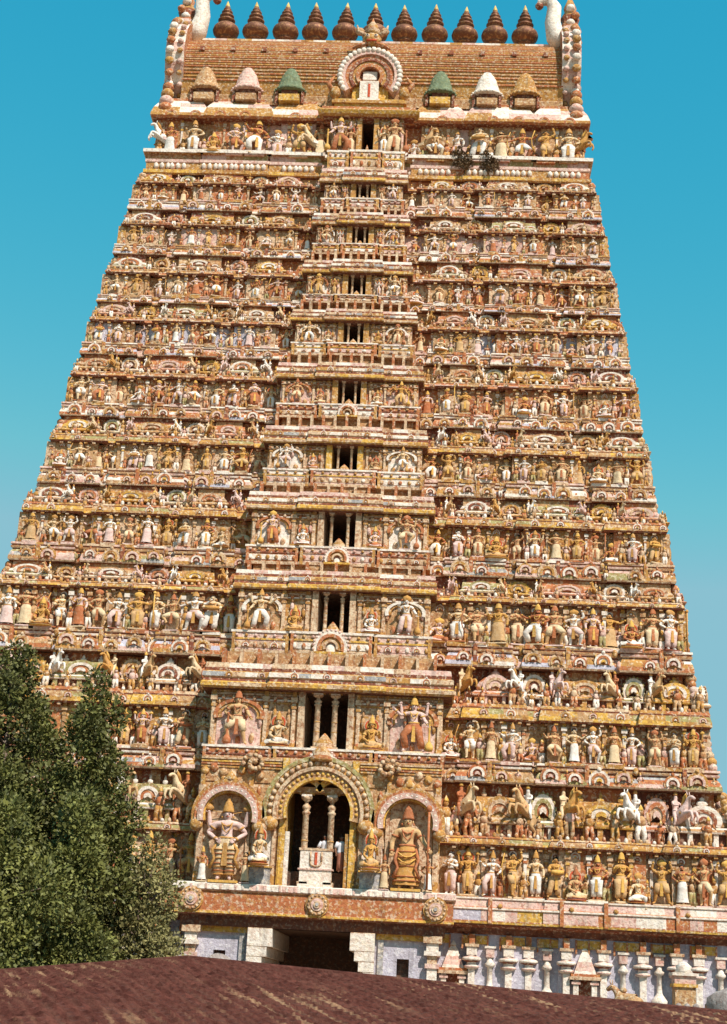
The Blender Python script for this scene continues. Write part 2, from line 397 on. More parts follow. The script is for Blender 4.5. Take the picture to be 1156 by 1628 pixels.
POSES = [  # (words, kind, figure)
 ('with arms lowered', 'standing_statue', dict(crown='tall', pedestal=True)),
 ('with hand on hip', 'standing_statue', dict(la='bless', ra='hip', garment='dhoti', crown='tall', lean=.015)),
 ('with one arm raised', 'standing_statue', dict(la='hip', ra='up', ll='straight', rl='bent', garment='short', crown='flame')),
 ('with four arms', 'standing_statue', dict(la='bless', ra='bless', four=True, prop='attributes', halo=True)),
 ('with a lifted leg', 'standing_statue', dict(la='out', ra='bless', ll='lift', rl='bent', garment='short', crown='tall')),
 ('with joined palms', 'standing_statue', dict(la='joined', ra='joined', crown='bun')),
 ('in a long skirt', 'standing_statue', dict(la='bless', ra='down', garment='skirt', crown='tall')),
 ('holding a staff', 'standing_statue', dict(la='hip', ra='out', prop='staff', crown='flame')),
 ('with legs apart', 'standing_statue', dict(la='wide', ra='out', ll='apart', rl='bent', garment='short', crown='tall', prop='bow')),
 ('playing a drum', 'standing_statue', dict(la='front', ra='front', prop='drum', ll='apart', rl='straight', crown='bun')),
 ('sitting cross legged', 'seated_statue', dict(la='lap', ra='bless', ll='cross', rl='cross', garment='seated', crown='tall', halo=True)),
 ('with skirt and raised hand', 'standing_statue', dict(la='hip', ra='out', garment='skirt', crown='bun', lean=-.015)),
 ('with both arms raised', 'standing_statue', dict(la='up', ra='up', ll='apart', rl='apart', garment='short', crown='flame')),
 ('leaning sideways', 'standing_statue', dict(la='out', ra='hip', ll='bent', rl='straight', crown='tall', lean=.05)),
 ('sitting with a hanging leg', 'seated_statue', dict(la='rest', ra='bless', ll='cross', rl='hang', garment='seated', crown='flame')),
 ('striding', 'standing_statue', dict(la='front', ra='up', ll='forward', rl='backward', garment='short', crown='bun', prop='bow')),
]
PALS = [('cream', dict(skin_role='figure_cream', cloth_role='figure_white', gold_role='figure_ochre', ped_role='figure_terracotta')),
        ('ochre', dict(skin_role='figure_ochre', cloth_role='figure_tan', gold_role='figure_yellow', ped_role='figure_cream')),
        ('pink', dict(skin_role='figure_pink', cloth_role='figure_terracotta', gold_role='figure_yellow', ped_role='figure_cream')),
        ('tan', dict(skin_role='figure_tan', cloth_role='figure_cream', gold_role='figure_terracotta', ped_role='figure_pink')),
        ('white', dict(skin_role='figure_white', cloth_role='figure_pink', gold_role='figure_ochre', ped_role='figure_redbrown')),
        ('brown', dict(skin_role='figure_terracotta', cloth_role='figure_white', gold_role='figure_yellow', ped_role='figure_cream')),
        ('pale pink', dict(skin_role='figure_pink', cloth_role='figure_cream', gold_role='figure_ochre', ped_role='figure_yellow')),
        ('tan', dict(skin_role='figure_tan', cloth_role='figure_ochre', gold_role='figure_terracotta', ped_role='figure_yellow'))]
POSE_MB = []
for w, k, spec in POSES:
    POSE_MB.append(joined(figure(**spec), dz=-.36 if k == 'seated_statue' else .035))
MESH = {}
def statue_mesh(p, q):
    if (p, q) not in MESH: MESH[p, q] = POSE_MB[p].mesh(POSES[p][1], PALS[q][1])
    return MESH[p, q]
ORD = ['first', 'second', 'third', 'fourth', 'fifth', 'sixth', 'seventh', 'eighth', 'ninth', 'tenth', 'eleventh', 'twelfth', 'thirteenth', 'fourteenth', 'fifteenth', 'sixteenth', 'seventeenth', 'eighteenth']

# rearing horse with rider, unit height, facing +x
def horse_parts():
    J = [((-.16, 0, .40), (.115, .105)), ((.0, 0, .50), (.105, .10)), ((.13, 0, .60), (.115, .10)), ((.21, 0, .72), (.075, .06)), ((.25, 0, .84), (.055, .045)), ((.31, 0, .88), (.05, .04)), ((.40, 0, .82), (.033, .03))]
    E = [(0, 1), (1, 2), (2, 3), (3, 4), (4, 5), (5, 6)]
    for sd in (-1, 1):
        b = len(J); J += [((-.15, sd * .07, .32), .075), ((-.04, sd * .09, .22), .045), ((-.17, sd * .09, .12), .028), ((-.13, sd * .09, .02), .03)]; E += [(0, b), (b, b + 1), (b + 1, b + 2), (b + 2, b + 3)]
        b = len(J); J += [((.20, sd * .07, .56), .055), ((.36, sd * .08, .60), .034), ((.40, sd * .08, .47), .024), ((.36, sd * .08, .40), .026)]; E += [(2, b), (b, b + 1), (b + 1, b + 2), (b + 2, b + 3)]
    b = len(J); J += [((-.27, 0, .42), .03), ((-.34, 0, .3), .028), ((-.33, 0, .14), .02)]; E += [(0, b), (b, b + 1), (b + 1, b + 2)]
    B = MB(); v, f = skin(J, E); B.add(v, f, 'skin_role', True)
    for sd in (-1, 1): B.tube([(.245, sd * .03, .9), (.235, sd * .04, .97)], [.02, .005], 6, 'skin_role')
    B.tube([(.10, 0, .72), (.16, 0, .86), (.21, 0, .94)], [.03, .04, .02], 6, 'gold_role')
    B.tube([(.13, -.13, .58), (.17, 0, .50), (.13, .13, .58)], .018, 6, 'gold_role')
    B.box(-.10, .06, -.125, .125, .44, .52, 'cloth_role')
    B.box(-.24, .02, -.13, .13, -.03, .0, 'ped_role')
    R = MB()
    J = [((-.06, 0, .62), (.05, .06)), ((-.06, 0, .74), (.055, .075)), ((-.06, 0, .82), .03), ((-.055, 0, .87), .042), ((-.055, 0, .93), .03)]; E = [(0, 1), (1, 2), (2, 3), (3, 4)]
    for sd in (-1, 1):
        b = len(J); J += [((.0, sd * .11, .56), .04), ((.06, sd * .15, .45), .03), ((.02, sd * .15, .34), .022)]; E += [(0, b), (b, b + 1), (b + 1, b + 2)]
        b = len(J); J += [((-.06, sd * .09, .79), .03), ((-.0, sd * .13, .72), .024), ((.09, sd * .08, .72), .018)]; E += [(1, b), (b, b + 1), (b + 1, b + 2)]
    v, f = skin(J, E); R.add(v, f, 'cloth_role', True); R.lathe((-.055, 0, .915), [(.04, 0), (.045, .02), (.03, .06), (.004, .1)], 8, 'gold_role')
    return B, R
HORSE, RIDER = horse_parts()
HM = {}
def add_horse(loc, h, rz, pal, label, group, rider=True):
    role = PALS[pal][1]
    if pal not in HM: HM[pal] = (HORSE.mesh('rearing_horse_statue', role), RIDER.mesh('rider', PALS[(pal + 2) % 6][1]))
    o = link('rearing_horse_statue', HM[pal][0], None, loc, rz, h); tag(o, label, 'horse statue', group)
    if rider: link('rider', HM[pal][1], o)
    return o

# ------------------------------------------------------------------ the gate tower
def W(z):  return float(np.interp(z, [0, 9, 13, 16, 19, 25, 29.5, 36.5, 44, 53, 57, 64], [20.5, 20.5, 19.9, 19.05, 18.4, 17.65, 16.7, 15.7, 14.6, 13.4, 12.9, 12.2]))
#       floor   bay top  eave0  eave1  shrine0 shrine1 ledge0next
ST = [(9.20, 14.20, 11.60, 12.04, 12.30, 14.30, 14.62),
      (15.70, 18.50, 17.76, 18.56, 18.75, 20.34, 20.52),
      (21.70, 23.90, 23.90, 24.25, 24.33, 25.28, 25.40),
      (26.42, 28.40, 28.15, 28.69, 28.78, 29.82, 29.95),
      (30.91, 32.40, 32.42, 32.88, 32.96, 34.00, 34.10),
      (34.93, 36.45, 36.51, 36.83, 36.90, 37.98, 38.08),
      (38.85, 40.20, 40.17, 40.46, 40.54, 41.46, 41.56),
      (42.06, 43.45, 43.42, 43.72, 43.80, 44.82, 44.92),
      (45.60, 46.85, 46.84, 47.01, 47.10, 48.04, 48.14),
      (48.86, 49.95, 49.91, 50.10, 50.16, 50.95, 50.98),
      (52.40, 55.05, 55.0, 55.2, 55.3, 55.4, 55.5)]
BAY = [5.7, 5.65, 4.85, 4.6, 4.1, 3.75, 3.25, 2.85, 2.55, 2.3, 2.15]
DOOR = [1.5, 1.05, .80, .82, .68, .63, .56, .51, .48, .44, .36]
BP = [1.9, 1.75, 1.35, 1.2, 1.1, 1.0, .95, .9, .85, .8, .8]
LIP = [.72, .62, .46, .42, .38, .36, .34, .32, .31, .31, .72]
SEGS = [(0, .22, .30), (.22, .31, 0), (.31, .60, .34), (.60, .70, 0), (.70, .90, .26), (.90, 1.0, 0)]   # from the corner to the bay
def fwd(u):
    for a, b, f in SEGS:
        if a <= u <= b: return f
    return 0
def wing_path(Wr, b, yw, yb):
    Lw = Wr - b; R = []
    for a, c, f in reversed(SEGS):
        R += [(Wr - c * Lw, yw - f), (Wr - a * Lw, yw - f)]
    R[0] = (b - .35, R[0][1])
    Lf = [(-x, y) for x, y in reversed(R)]
    return R + [(Wr, yb), (-Wr, yb)] + Lf
def dedupe(p):
    q = [p[0]]
    for a in p[1:]:
        if math.dist(a, q[-1]) > 1e-4: q.append(a)
    return q

tower = link('temple_tower', None, None, (0, 0, 0))
tag(tower, 'towering painted temple gate tower of eleven storeys narrowing to a barrel roof', 'temple tower')

def kudu(mb, x, y, z, r, k, deep=.10):
    pal = [['white', 'terracotta', 'ochre', 'cream'], ['cream', 'redbrown', 'pink', 'ochre'], ['yellow', 'white', 'terracotta', 'white'], ['pink', 'redbrown', 'white', 'terracotta']][k % 4]
    mb.arch(x, y, z, [0, r * .25, r * .5, r * .75, r], pal, [deep * 1.5, deep * .7, deep * 1.15, deep * .8], y1=y + .25, a0=-25, a1=205, n=10)
    mb.ell((x, y - deep * .6, z + r * 1.08), (r * .22, r * .2, r * .24), pal[3], 6, 4)
def relief_figure(mb, x, y, z, rh, rm, rm2):
    """a small figure in low relief, part of the carved surface"""
    for q in (-1, 1): mb.tube([(x + q * rh * .05, y - .04, z), (x + q * rh * random.uniform(.06, .13), y - .05, z + rh * .25), (x + q * rh * .05, y - .04, z + rh * .5)], [rh * .06, rh * .07, rh * .09], 5, rm2)
    mb.ell((x, y - .04, z + rh * .62), (rh * .15, rh * .10, rh * .19), rm, 6, 4); mb.ell((x, y - .06, z + rh * .88), (rh * .075, rh * .08, rh * .10), rm, 6, 4)
    mb.lathe((x, y - .05, z + rh * .92), [(rh * .085, 0), (rh * .07, rh * .06), (.01, rh * .18)], 5, 'yellow')
    for q in (-1, 1): mb.tube([(x + q * rh * .15, y - .04, z + rh * .74), (x + q * rh * .25, y - .06, z + rh * random.uniform(.5, .8)), (x + q * rh * .16, y - .10, z + rh * random.uniform(.45, .95))], rh * .038, 4, rm)
def pilaster(mb, x, y, z0, z1, w, m1='cream', m2='ochre'):
    h = z1 - z0
    mb.box(x - w * .5, x + w * .5, y - w * .5, y + .08, z0, z1 - h * .2, m1)
    mb.box(x - w * .75, x + w * .75, y - w * .75, y + .08, z0 + .002, z0 + h * .10, m2)
    mb.box(x - w * .7, x + w * .7, y - w * .7, y + .08, z1 - h * .30, z1 - h * .25, m2)
    mb.box(x - w * .95, x + w * .95, y - w * .9, y + .08, z1 - h * .19, z1 - h * .10, m1)
    mb.box(x - w * .6, x + w * .6, y - w * .6, y + .08, z1 - h * .10, z1 - .005, m2)

# miniature shrines, unit width and height, depth .6, front at y=-.3
def shrine_proto(kind, pal):
    a, b, c, d = pal; M = MB()
    M.box(-.46, .46, -.12, .3, 0, .30, d)
    for i in range(5): M.box(-.47 + .21 * i, -.39 + .21 * i, -.24, -.1, .03, .27, a if i % 2 else b)
    M.box(-.5, .5, -.28, .3, 0, .035, a)
    M.sweep([(-.44, .3), (-.44, -.22), (.44, -.22), (.44, .3)], [(0, .27), (.09, .28), (.11, .31), (.07, .36), (.02, .40), (0, .40)], [a, a, b, a, a])
    if kind == 'sala':
        vs = []; n = 9
        for sx in (-.47, .47):
            for j in range(n):
                t = PI * j / (n - 1); vs.append((sx * (1 - .06 * math.sin(t)), .04 - .27 * math.cos(t) * (1 + .12 * math.sin(2 * t) * 0), .38 + .42 * math.sin(t) ** .8 if 0 < j < n - 1 else .38))
        M.add(vs, [(j, n + j, n + j + 1, j + 1) for j in range(n - 1)] + [tuple(range(n)), tuple(range(2 * n - 1, n - 1, -1))], b, False)
        M.arch(0, -.20, .52, [0, .08, .15, .22, .29], [a, c, a, b], [.13, .05, .09, .06], y1=.05, a0=-28, a1=208, n=14)
        for x in (-.36, .36): M.arch(x, -.18, .46, [0, .05, .1], [c, a], [.05, .04], y1=0, a0=-20, a1=200, n=8)
        for x in (-.3, 0, .3): M.lathe((x, .04, .79), [(.03, 0), (.055, .04), (.05, .08), (.02, .1), (.03, .13), (.004, .2)], 7, a)
    elif kind == 'kuta':
        M.lathe((0, .03, .38), [(.40, 0), (.46, .06), (.46, .14), (.40, .26), (.27, .37), (.12, .43), (.16, .45)], 8, [b, b, a, b, b, a], 1, .62, False, PI / 8)
        M.lathe((0, .03, .82), [(.05, 0), (.1, .05), (.08, .1), (.03, .12), (.045, .15), (.004, .2)], 8, a)
        M.arch(0, -.20, .53, [0, .08, .15, .22, .30], [c, a, c, a], [.12, .05, .09, .05], y1=.0, a0=-28, a1=208, n=14)
    else:
        M.arch(0, -.14, .58, [0, .10, .18, .27, .36], [a, c, b, a], [.16, .06, .13, .08], y1=.25, a0=-32, a1=212, n=16)
        M.beads(0, -.18, .58, .37, .05, 11, b, -20, 200)
        M.box(-.30, .30, -.16, .2, .38, .46, b)
        M.lathe((0, -.08, .93), [(.05, 0), (.07, .02), (.004, .09)], 7, a)
    return M
SH_PAL = [('cream', 'ochre', 'terracotta', 'redbrown'), ('white', 'tan', 'redbrown', 'brown'), ('pink', 'terracotta', 'cream', 'redbrown'), ('yellow', 'ochre', 'white', 'brown'), ('white', 'olive', 'terracotta', 'redbrown')]
SH = {(k, i): shrine_proto(k, p).mesh('miniature_shrine') for k in ('sala', 'kuta', 'panjara') for i, p in enumerate(SH_PAL)}

def door_column(parent, x, y, z0, z1, r):
    h = z1 - z0; M = MB()
    M.box(-r * 1.5, r * 1.5, -r * 1.5, r * 1.5, 0, h * .06, 'cream')
    M.lathe((0, 0, 0), [(r * 1.1, h * .06), (r, h * .1), (r * .86, h * .76), (r * 1.2, h * .775), (r * 1.25, h * .79), (r * .8, h * .805), (r * 1.15, h * .83), (r * 1.3, h * .85), (r * .9, h * .865), (r * .55, h * .88), (r * .6, h * .90), (r * 1.5, h * .925), (r * 1.75, h * .945), (r * 1.6, h * .955)], 14, 'cream')
    M.box(-r * 1.5, r * 1.5, -r * 1.5, r * 1.5, h * .953, h * .975, 'white'); M.box(-r * 2.2, r * 2.2, -r, r, h * .975, h, 'ochre')
    for k in range(3): M.lathe((0, 0, h * (.14 + .17 * k)), [(r * 1.0, 0), (r * 1.1, h * .008), (r * 1.0, h * .016)], 12, 'ochre')
    o = M.build('column', parent); o.location = (x, y, z0)

statue_count = {}
def place_statue(p, q, loc, h, rz, where, group, wsc=1.0):
    kind = POSES[p][1]
    o = link(kind, statue_mesh(p, q), None, loc, rz, (h * wsc, h, h))
    tag(o, f'{PALS[q][0]} {"seated" if kind[0:2] == "se" else "standing"} figure {POSES[p][0]}, {where}', 'statue', group)
    return o

NW_R = [14, 13, 13, 12, 12, 11, 11, 10, 10, 10, 8]
NW_L = [5, 7, 13, 12, 12, 11, 11, 10, 10, 10, 8]
wall_cols = ['tan', 'ochre', 'tan', 'ochre', 'tan', 'terracotta', 'lilac', 'terracotta', 'pink', 'terracotta', 'pink']
bag = []
def next_pose():
    global bag
    if not bag:
        bag = [0, 1, 2, 3, 4, 5, 6, 7, 8, 9, 11, 12, 13, 14, 15, 6, 1, 10]; random.shuffle(bag)
    return bag.pop()
last_pal = [0]
def next_pal(i):
    w = [3, 3, 1.4, 3.2, 1.4, .9] if i < 5 else [2.6, 1.6, 2.4, 2.2, 2.6, 1.6]
    while True:
        q = random.choices(range(6), w)[0]
        if q != last_pal[0]: last_pal[0] = q; return q

for i, (zf, be, e0, e1, s0, s1, l0n) in enumerate(ST):
    top = i == len(ST) - 1
    row = ORD[i]
    zfn = ST[i + 1][0] if not top else 56.9
    lp = (ST[i - 1][6] if i else 8.06)
    lip = LIP[i]; ks = lip / .72; yl = .17 * zf; yw = yl + lip; Wr = W(zf) - lip; b = BAY[i]; yb = 24.2 - .17 * zf
    Lw = Wr - b; p = BP[i]; yf = yw - p
    def sc(prof, f=None):
        f = ks if f is None else f
        return [(o * f if o > 0 else o, z) for o, z in prof]
    d = .17 * (zfn - zf); lipn = lip - d; face = min(lipn + (-.02 if i < 2 else .12), .25); backw = face - (.55 if i < 2 else .30)
    wp = dedupe(wing_path(Wr, b, yw, yb))
    # ---- wing walls (the storey itself)
    wc = wall_cols[i]; M = MB()
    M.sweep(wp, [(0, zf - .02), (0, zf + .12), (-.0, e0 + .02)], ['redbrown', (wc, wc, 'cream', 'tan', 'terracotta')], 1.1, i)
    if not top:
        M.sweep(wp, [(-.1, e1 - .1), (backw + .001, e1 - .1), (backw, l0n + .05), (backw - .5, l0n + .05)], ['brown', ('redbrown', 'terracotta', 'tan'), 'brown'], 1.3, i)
    hh = e0 - zf
    for sd in (-1, 1):
        n = NW_R[i] if i > 1 or sd > 0 else 12
        for k in range(n + 1):
            u = (k + .0) / n * .985 + .008; x = sd * (Wr - u * Lw)
            if k == n: continue
            pilaster(M, x, yw - fwd(u) - .02, zf + .004, e0 + .01, .15 if i < 3 else .11, ('cream', 'white', 'tan')[k % 3], ('ochre', 'terracotta', 'yellow')[(k + i) % 3])
    for sd in (-1, 1):
        for q in range(3): M.box(min(sd * (Wr - .3), sd * (Wr + .16)), max(sd * (Wr - .3), sd * (Wr + .16)), yw - .36 + 1.3 * q, yw + .1 + 1.3 * q, zf + .01, e0 + .005, ('tan', 'cream', 'ochre')[(q + i) % 3])
        for q in range(4): M.ell((sd * (Wr + .18), yw + .3 + 1.2 * q, zf + hh * .45), (.16, .22, hh * .32), ('ochre', 'cream', 'tan')[q % 3], 7, 5); M.ell((sd * (Wr + .2), yw + .3 + 1.2 * q, zf + hh * .85), (.11, .11, hh * .1), 'tan', 7, 5)
    Mw = M; st = link('storey', bpy.data.meshes.new('storey'), tower)
    # ---- ledge below this storey
    M = MB(); h = zf - lp
    if i:
        tint = (('white', 'pink', 'tan', 'lilac', 'ochre', 'terracotta') if i in (2, 4) else ('tan', 'pink', 'ochre', 'slate', 'terracotta', 'olive')) if i < 5 else ('terracotta', 'pink', 'lilac', 'white', 'terracotta', 'ochre')
        if top:
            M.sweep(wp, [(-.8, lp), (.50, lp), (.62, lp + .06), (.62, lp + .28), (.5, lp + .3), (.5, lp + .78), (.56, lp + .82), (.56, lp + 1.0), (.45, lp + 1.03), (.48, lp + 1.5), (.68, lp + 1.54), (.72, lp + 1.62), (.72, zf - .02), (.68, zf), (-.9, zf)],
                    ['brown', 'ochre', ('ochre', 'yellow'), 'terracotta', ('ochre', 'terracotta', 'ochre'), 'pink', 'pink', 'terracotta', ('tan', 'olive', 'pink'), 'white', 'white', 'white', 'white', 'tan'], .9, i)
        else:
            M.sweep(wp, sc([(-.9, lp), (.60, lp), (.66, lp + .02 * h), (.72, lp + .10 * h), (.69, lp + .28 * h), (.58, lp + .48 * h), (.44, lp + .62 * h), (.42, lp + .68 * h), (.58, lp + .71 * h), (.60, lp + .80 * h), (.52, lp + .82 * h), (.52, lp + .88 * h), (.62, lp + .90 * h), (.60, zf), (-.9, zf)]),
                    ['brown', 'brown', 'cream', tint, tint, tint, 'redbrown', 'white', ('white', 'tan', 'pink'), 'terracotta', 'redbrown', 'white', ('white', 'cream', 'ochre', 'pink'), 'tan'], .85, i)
        # horseshoe medallions on the ledge, brackets below the statues
        for sd in (-1, 1):
            n = max(6, int(Lw / (1.12 if i < 4 else .95)))
            for k in range(n):
                u = (k + .5) / n; x = sd * (Wr - u * Lw); y = yw - fwd(u) - .70 * ks
                if top:
                    for q in (-.36, .0, .36): M.lathe((x + q, yw - fwd(u) - .55, lp + .33), [(.05, 0), (.13, .1), (.15, .28), (.05, .42)], 7, 'white')
                else:
                    kudu(M, x, y + .06, lp + (.30 if k % 3 else .40) * h, min(.50, h * .46) * random.uniform(.62, 1.1), k + i + random.randrange(2), .13)
                    sp = Lw / n / 2
                    for q in (-.5, .5):
                        if (k + i + (q > 0)) % 3: relief_figure(M, x + sd * sp + q * sp * .75, y + .13, lp + .10 * h, h * random.uniform(.5, .72), ('ochre', 'tan', 'cream', 'pink', 'terracotta')[(k * 2 + i + int(q * 2)) % 5], ('white', 'terracotta', 'ochre')[(k + i) % 3])
                        else: M.ell((x + sd * sp + q * sp * .7, y + .10, lp + .30 * h), (.12, .10, h * .2), ('ochre', 'tan', 'terracotta', 'pink', 'olive')[(k * 2 + i) % 5], 6, 4)
                    if k % 2: M.ell((x + sd * sp, y + .10, lp + .80 * h), (.14, .13, h * .19), ('terracotta', 'ochre')[k % 4 // 2], 7, 5)
                    if k % 4 == 1: M.box(x + sd * sp - .10, x + sd * sp + .10, y + .0, y + .3, lp + .02, zf - .01, ('terracotta', 'ochre', 'redbrown')[(k + i) % 3])
        M.build('ledge', st)
    # ---- eave over the statues
    if not top:
        M = MB(); he = e1 - e0
        ke = .38 + .42 * ks
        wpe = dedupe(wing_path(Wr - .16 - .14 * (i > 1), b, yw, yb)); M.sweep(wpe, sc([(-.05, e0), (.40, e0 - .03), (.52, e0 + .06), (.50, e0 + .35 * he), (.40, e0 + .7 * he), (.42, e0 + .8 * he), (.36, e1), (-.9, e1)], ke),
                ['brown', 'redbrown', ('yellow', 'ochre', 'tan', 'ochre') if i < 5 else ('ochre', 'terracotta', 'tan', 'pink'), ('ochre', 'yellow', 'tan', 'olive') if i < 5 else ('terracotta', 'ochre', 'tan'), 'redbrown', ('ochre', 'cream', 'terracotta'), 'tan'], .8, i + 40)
        for sd in (-1, 1):
            n = int(Lw / .44)
            for k in range(n):
                u = (k + .5) / n; x = sd * (Wr - u * Lw)
                if k % 3 == 0: kudu(M, x, yw - fwd(u) - .46 * ke, e0 + .4 * he, max(.14, min(.24, he * .42)), k + i, .06)
                else: M.box(x - .09, x + .09, yw - fwd(u) - .40 * ke, yw - fwd(u) + .2, e0 - .10 - .03 * (i < 2), e0 - .033, ('ochre', 'cream')[k % 2])
        E_ = M
        # ---- miniature shrines and horses
        units = [(.11, .195, 'kuta'), (.265, .115, 'panjara'), (.455, .225, 'sala'), (.65, .115, 'panjara'), (.80, .165, 'kuta' if i % 2 else 'sala')]
        for sd in (-1, 1):
            for k, (u, wf, kd) in enumerate(units):
                x = sd * (Wr - u * Lw); yy = yw - fwd(u) * .8 - face
                w = wf * Lw
                o = link('miniature_shrine', SH[kd, (k + i * 2 + (sd > 0)) % 5], st, (x, yy + .30, e1 - .004), random.uniform(-.03, .03), (w * random.uniform(.96, 1.08), 1.05, (s1 - e1) * random.uniform(1.04, 1.14)))
                if k == 0:   # the corner shrine shows its end as well
                    link('miniature_shrine', SH['panjara', (k + i) % 5], st, (sd * (Wr + lip - .36 - .25 * ks), yy + 1.5, e1 - .006), sd * PI / 2, (1.9, 1.2, (s1 - e1)))
            for u in (.02, .10, .215, .255, .325, .41, .50, .56, .60, .66, .70, .735, .85, .905, .955, .985):
                relief_figure(E_, sd * (Wr - u * Lw) + random.uniform(-.06, .06), yw - fwd(u) * .8 - face - random.uniform(.0, .22), e1 - .01, (s1 - e1) * random.uniform(.45, .8), random.choice(('cream', 'ochre', 'tan', 'terracotta', 'pink')), random.choice(('white', 'ochre', 'terracotta', 'tan')))
            zc_ = zf + .2
            while zc_ < l0n:
                for q in range(3):
                    E_.ell((sd * (W(zc_) - .30 - .06 * q), .17 * zc_ + .28 + .9 * q, zc_), (.26 * random.uniform(.8, 1.2), .26, .24), ('ochre', 'tan', 'terracotta', 'cream', 'pink')[random.randrange(5)], 7, 5)
                zc_ += .30
            spots = [.195, .345, .575, .71, .925] if i < 7 else []
            if i == 0 and sd < 0: spots = [.575, .71, .925]
            for k, u in enumerate(spots):
                x = sd * (Wr - u * Lw); hz = (s1 - e1) * (1.13 if i < 2 else 1.05)
                side = 'right' if sd > 0 else 'left'
                turn = -PI / 2 + (.75 if (k + (sd > 0)) % 2 else -.75)
                add_horse((x, yw - face - .18, e1 + .03 * hz), hz, turn, (k * 2 + i + 1 + (sd > 0)) % 5,
                          f'{PALS[(k * 2 + i + 1 + (sd > 0)) % 5][0]} rearing horse and rider between small shrines, {ORD[len(spots) - 1 - k]} {side} of the doors, {row} storey', 'rearing horses between the small shrines')
        # bits of carved ornament standing along the shrine base
        for sd in (-1, 1):
            n = int(Lw / .34)
            for k in range(n):
                u = (k + .5) / n; x = sd * (Wr - u * Lw)
                M.ell((x, yw - fwd(u) - .30 * ke, e1 + .06), (.10, .09, .11 + .05 * (k % 3 == 0)), ('cream', 'ochre', 'terracotta', 'white')[k % 4], 6, 4)
        E_.build('eave', st)
    # ---- statues along the wings, the blocks they stand on and the low relief behind them
    BL = MB()
    for sd in (-1, 1):
        side = 'right' if sd > 0 else 'left'; n = NW_R[i] if sd > 0 else NW_L[i]
        nn = n if not (sd < 0 and i < 2) else (15 if i == 0 else 13)
        for k in range(n):     # k counts from the bay outwards
            u = 1 - (k + .5) / nn * .985 ; u = min(.985, max(.015, u + random.uniform(-.008, .008)))
            x = sd * (Wr - u * Lw); pp = next_pose(); q = next_pal(i)
            hs = hh * (.80 if i < 2 else .82) * random.uniform(.92, 1.06)
            if top: hs = 1.95 * random.uniform(.9, 1.1)
            if pp in (10, 14): hs *= 1.05
            bw_ = hs * .28; bh = random.uniform(.02, .10)
            BL.box(x - bw_, x + bw_, yw - fwd(u) - .66 * ks, yw - fwd(u) + .1, zf - random.uniform(.04, .16), zf + bh, random.choice(('ochre', 'terracotta', 'cream', 'pink', 'tan', 'white')))
            bz = zf + bh
            rx = x + sd * Lw / nn * .5; ry = yw - fwd(u + (.5 / nn) * -.98) - .05; rh = hs * random.uniform(.55, .8); rm = random.choice(('tan', 'ochre', 'cream', 'terracotta', 'pink')); rm2 = random.choice(('white', 'terracotta', 'olive', 'ochre'))
            relief_figure(BL, rx, ry, zf, rh, rm, rm2)
            if i >= 0 and not top: kudu(BL, x, yw - fwd(u) - .02, e0 - hh * .14, hh * .10, k + i, .05)
            place_statue(pp, q, (x, yw - fwd(u) - max(.16, .33 * ks), bz - .002), hs, random.uniform(-.45, .45), f'{ORD[k]} {side} of the doors, {row} storey', f'statues in the wing rows', (1.15 if i < 2 else 1.35) * random.uniform(.9, 1.12))
    st.data = Mw.merge(BL).mesh('storey')
    # ---- central bay
    dw = DOOR[i]; cb = max(.42 * b, dw + .5); M = MB()
    pe = be + (.9 if i == 0 else .05)
    jam = [(-b, yw + 1.4), (-b, yf), (-dw - .30, yf), (-dw - .30, yf - .18), (-dw, yf - .18), (-dw, yf + 4.0), (dw, yf + 4.0), (dw, yf - .18), (dw + .30, yf - .18), (dw + .30, yf), (b, yf), (b, yw + 1.4)]
    wcl = ('tan', 'cream', 'ochre', 'tan') if i < 5 else ('tan', 'pink', 'terracotta', 'cream')
    M.sweep(jam[:2] + [(-dw - .30, yf)], [(0, zf - .03), (0, zf + .3 * (pe - zf)), (0, zf + .62 * (pe - zf)), (0, pe)], [wcl], .7, i + 11)
    M.sweep(jam[2:6], [(0, zf - .03), (0, pe)], ['yellow'] if i in (0, 4) else ['cream' if i < 4 else 'ochre'])
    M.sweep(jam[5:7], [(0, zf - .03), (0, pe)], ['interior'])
    M.sweep(jam[6:10], [(0, zf - .03), (0, pe)], ['yellow'] if i in (0, 4) else ['cream' if i < 4 else 'ochre'])
    M.sweep(jam[9:], [(0, zf - .03), (0, zf + .3 * (pe - zf)), (0, zf + .62 * (pe - zf)), (0, pe)], [wcl], .7, i + 12)
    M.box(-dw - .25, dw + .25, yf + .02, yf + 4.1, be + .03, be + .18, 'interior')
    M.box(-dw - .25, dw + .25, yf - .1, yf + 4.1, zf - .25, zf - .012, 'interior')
    if i == 0:
        M.box(-dw, dw, yf - .0, yf + .4, 14.15, 15.1, 'cream')
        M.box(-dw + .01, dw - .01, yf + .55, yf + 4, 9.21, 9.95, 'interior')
        for k in range(26):
            x = -5.5 + 11 * k / 25
            if abs(x) > 2.5: M.ell((x, yf - .06, 14.35 + .18 * math.sin(k * 1.7)), (.22, .16, .22), ('ochre', 'terracotta', 'tan', 'cream')[k % 4], 7, 5)
        for sd in (-1, 1):
            M.box(min(sd * 2.2, sd * 5.68), max(sd * 2.2, sd * 5.68), yf - .05, yf + .1, 13.9, 15.05, 'tan')
            for k in range(4): M.box(min(sd * 1.85, sd * 5.69), max(sd * 1.85, sd * 5.69), yf - .10 - .03 * (k % 2), yf + .1, 14.55 + .13 * k, 14.62 + .13 * k, ('ochre', 'terracotta', 'yellow', 'cream')[k])
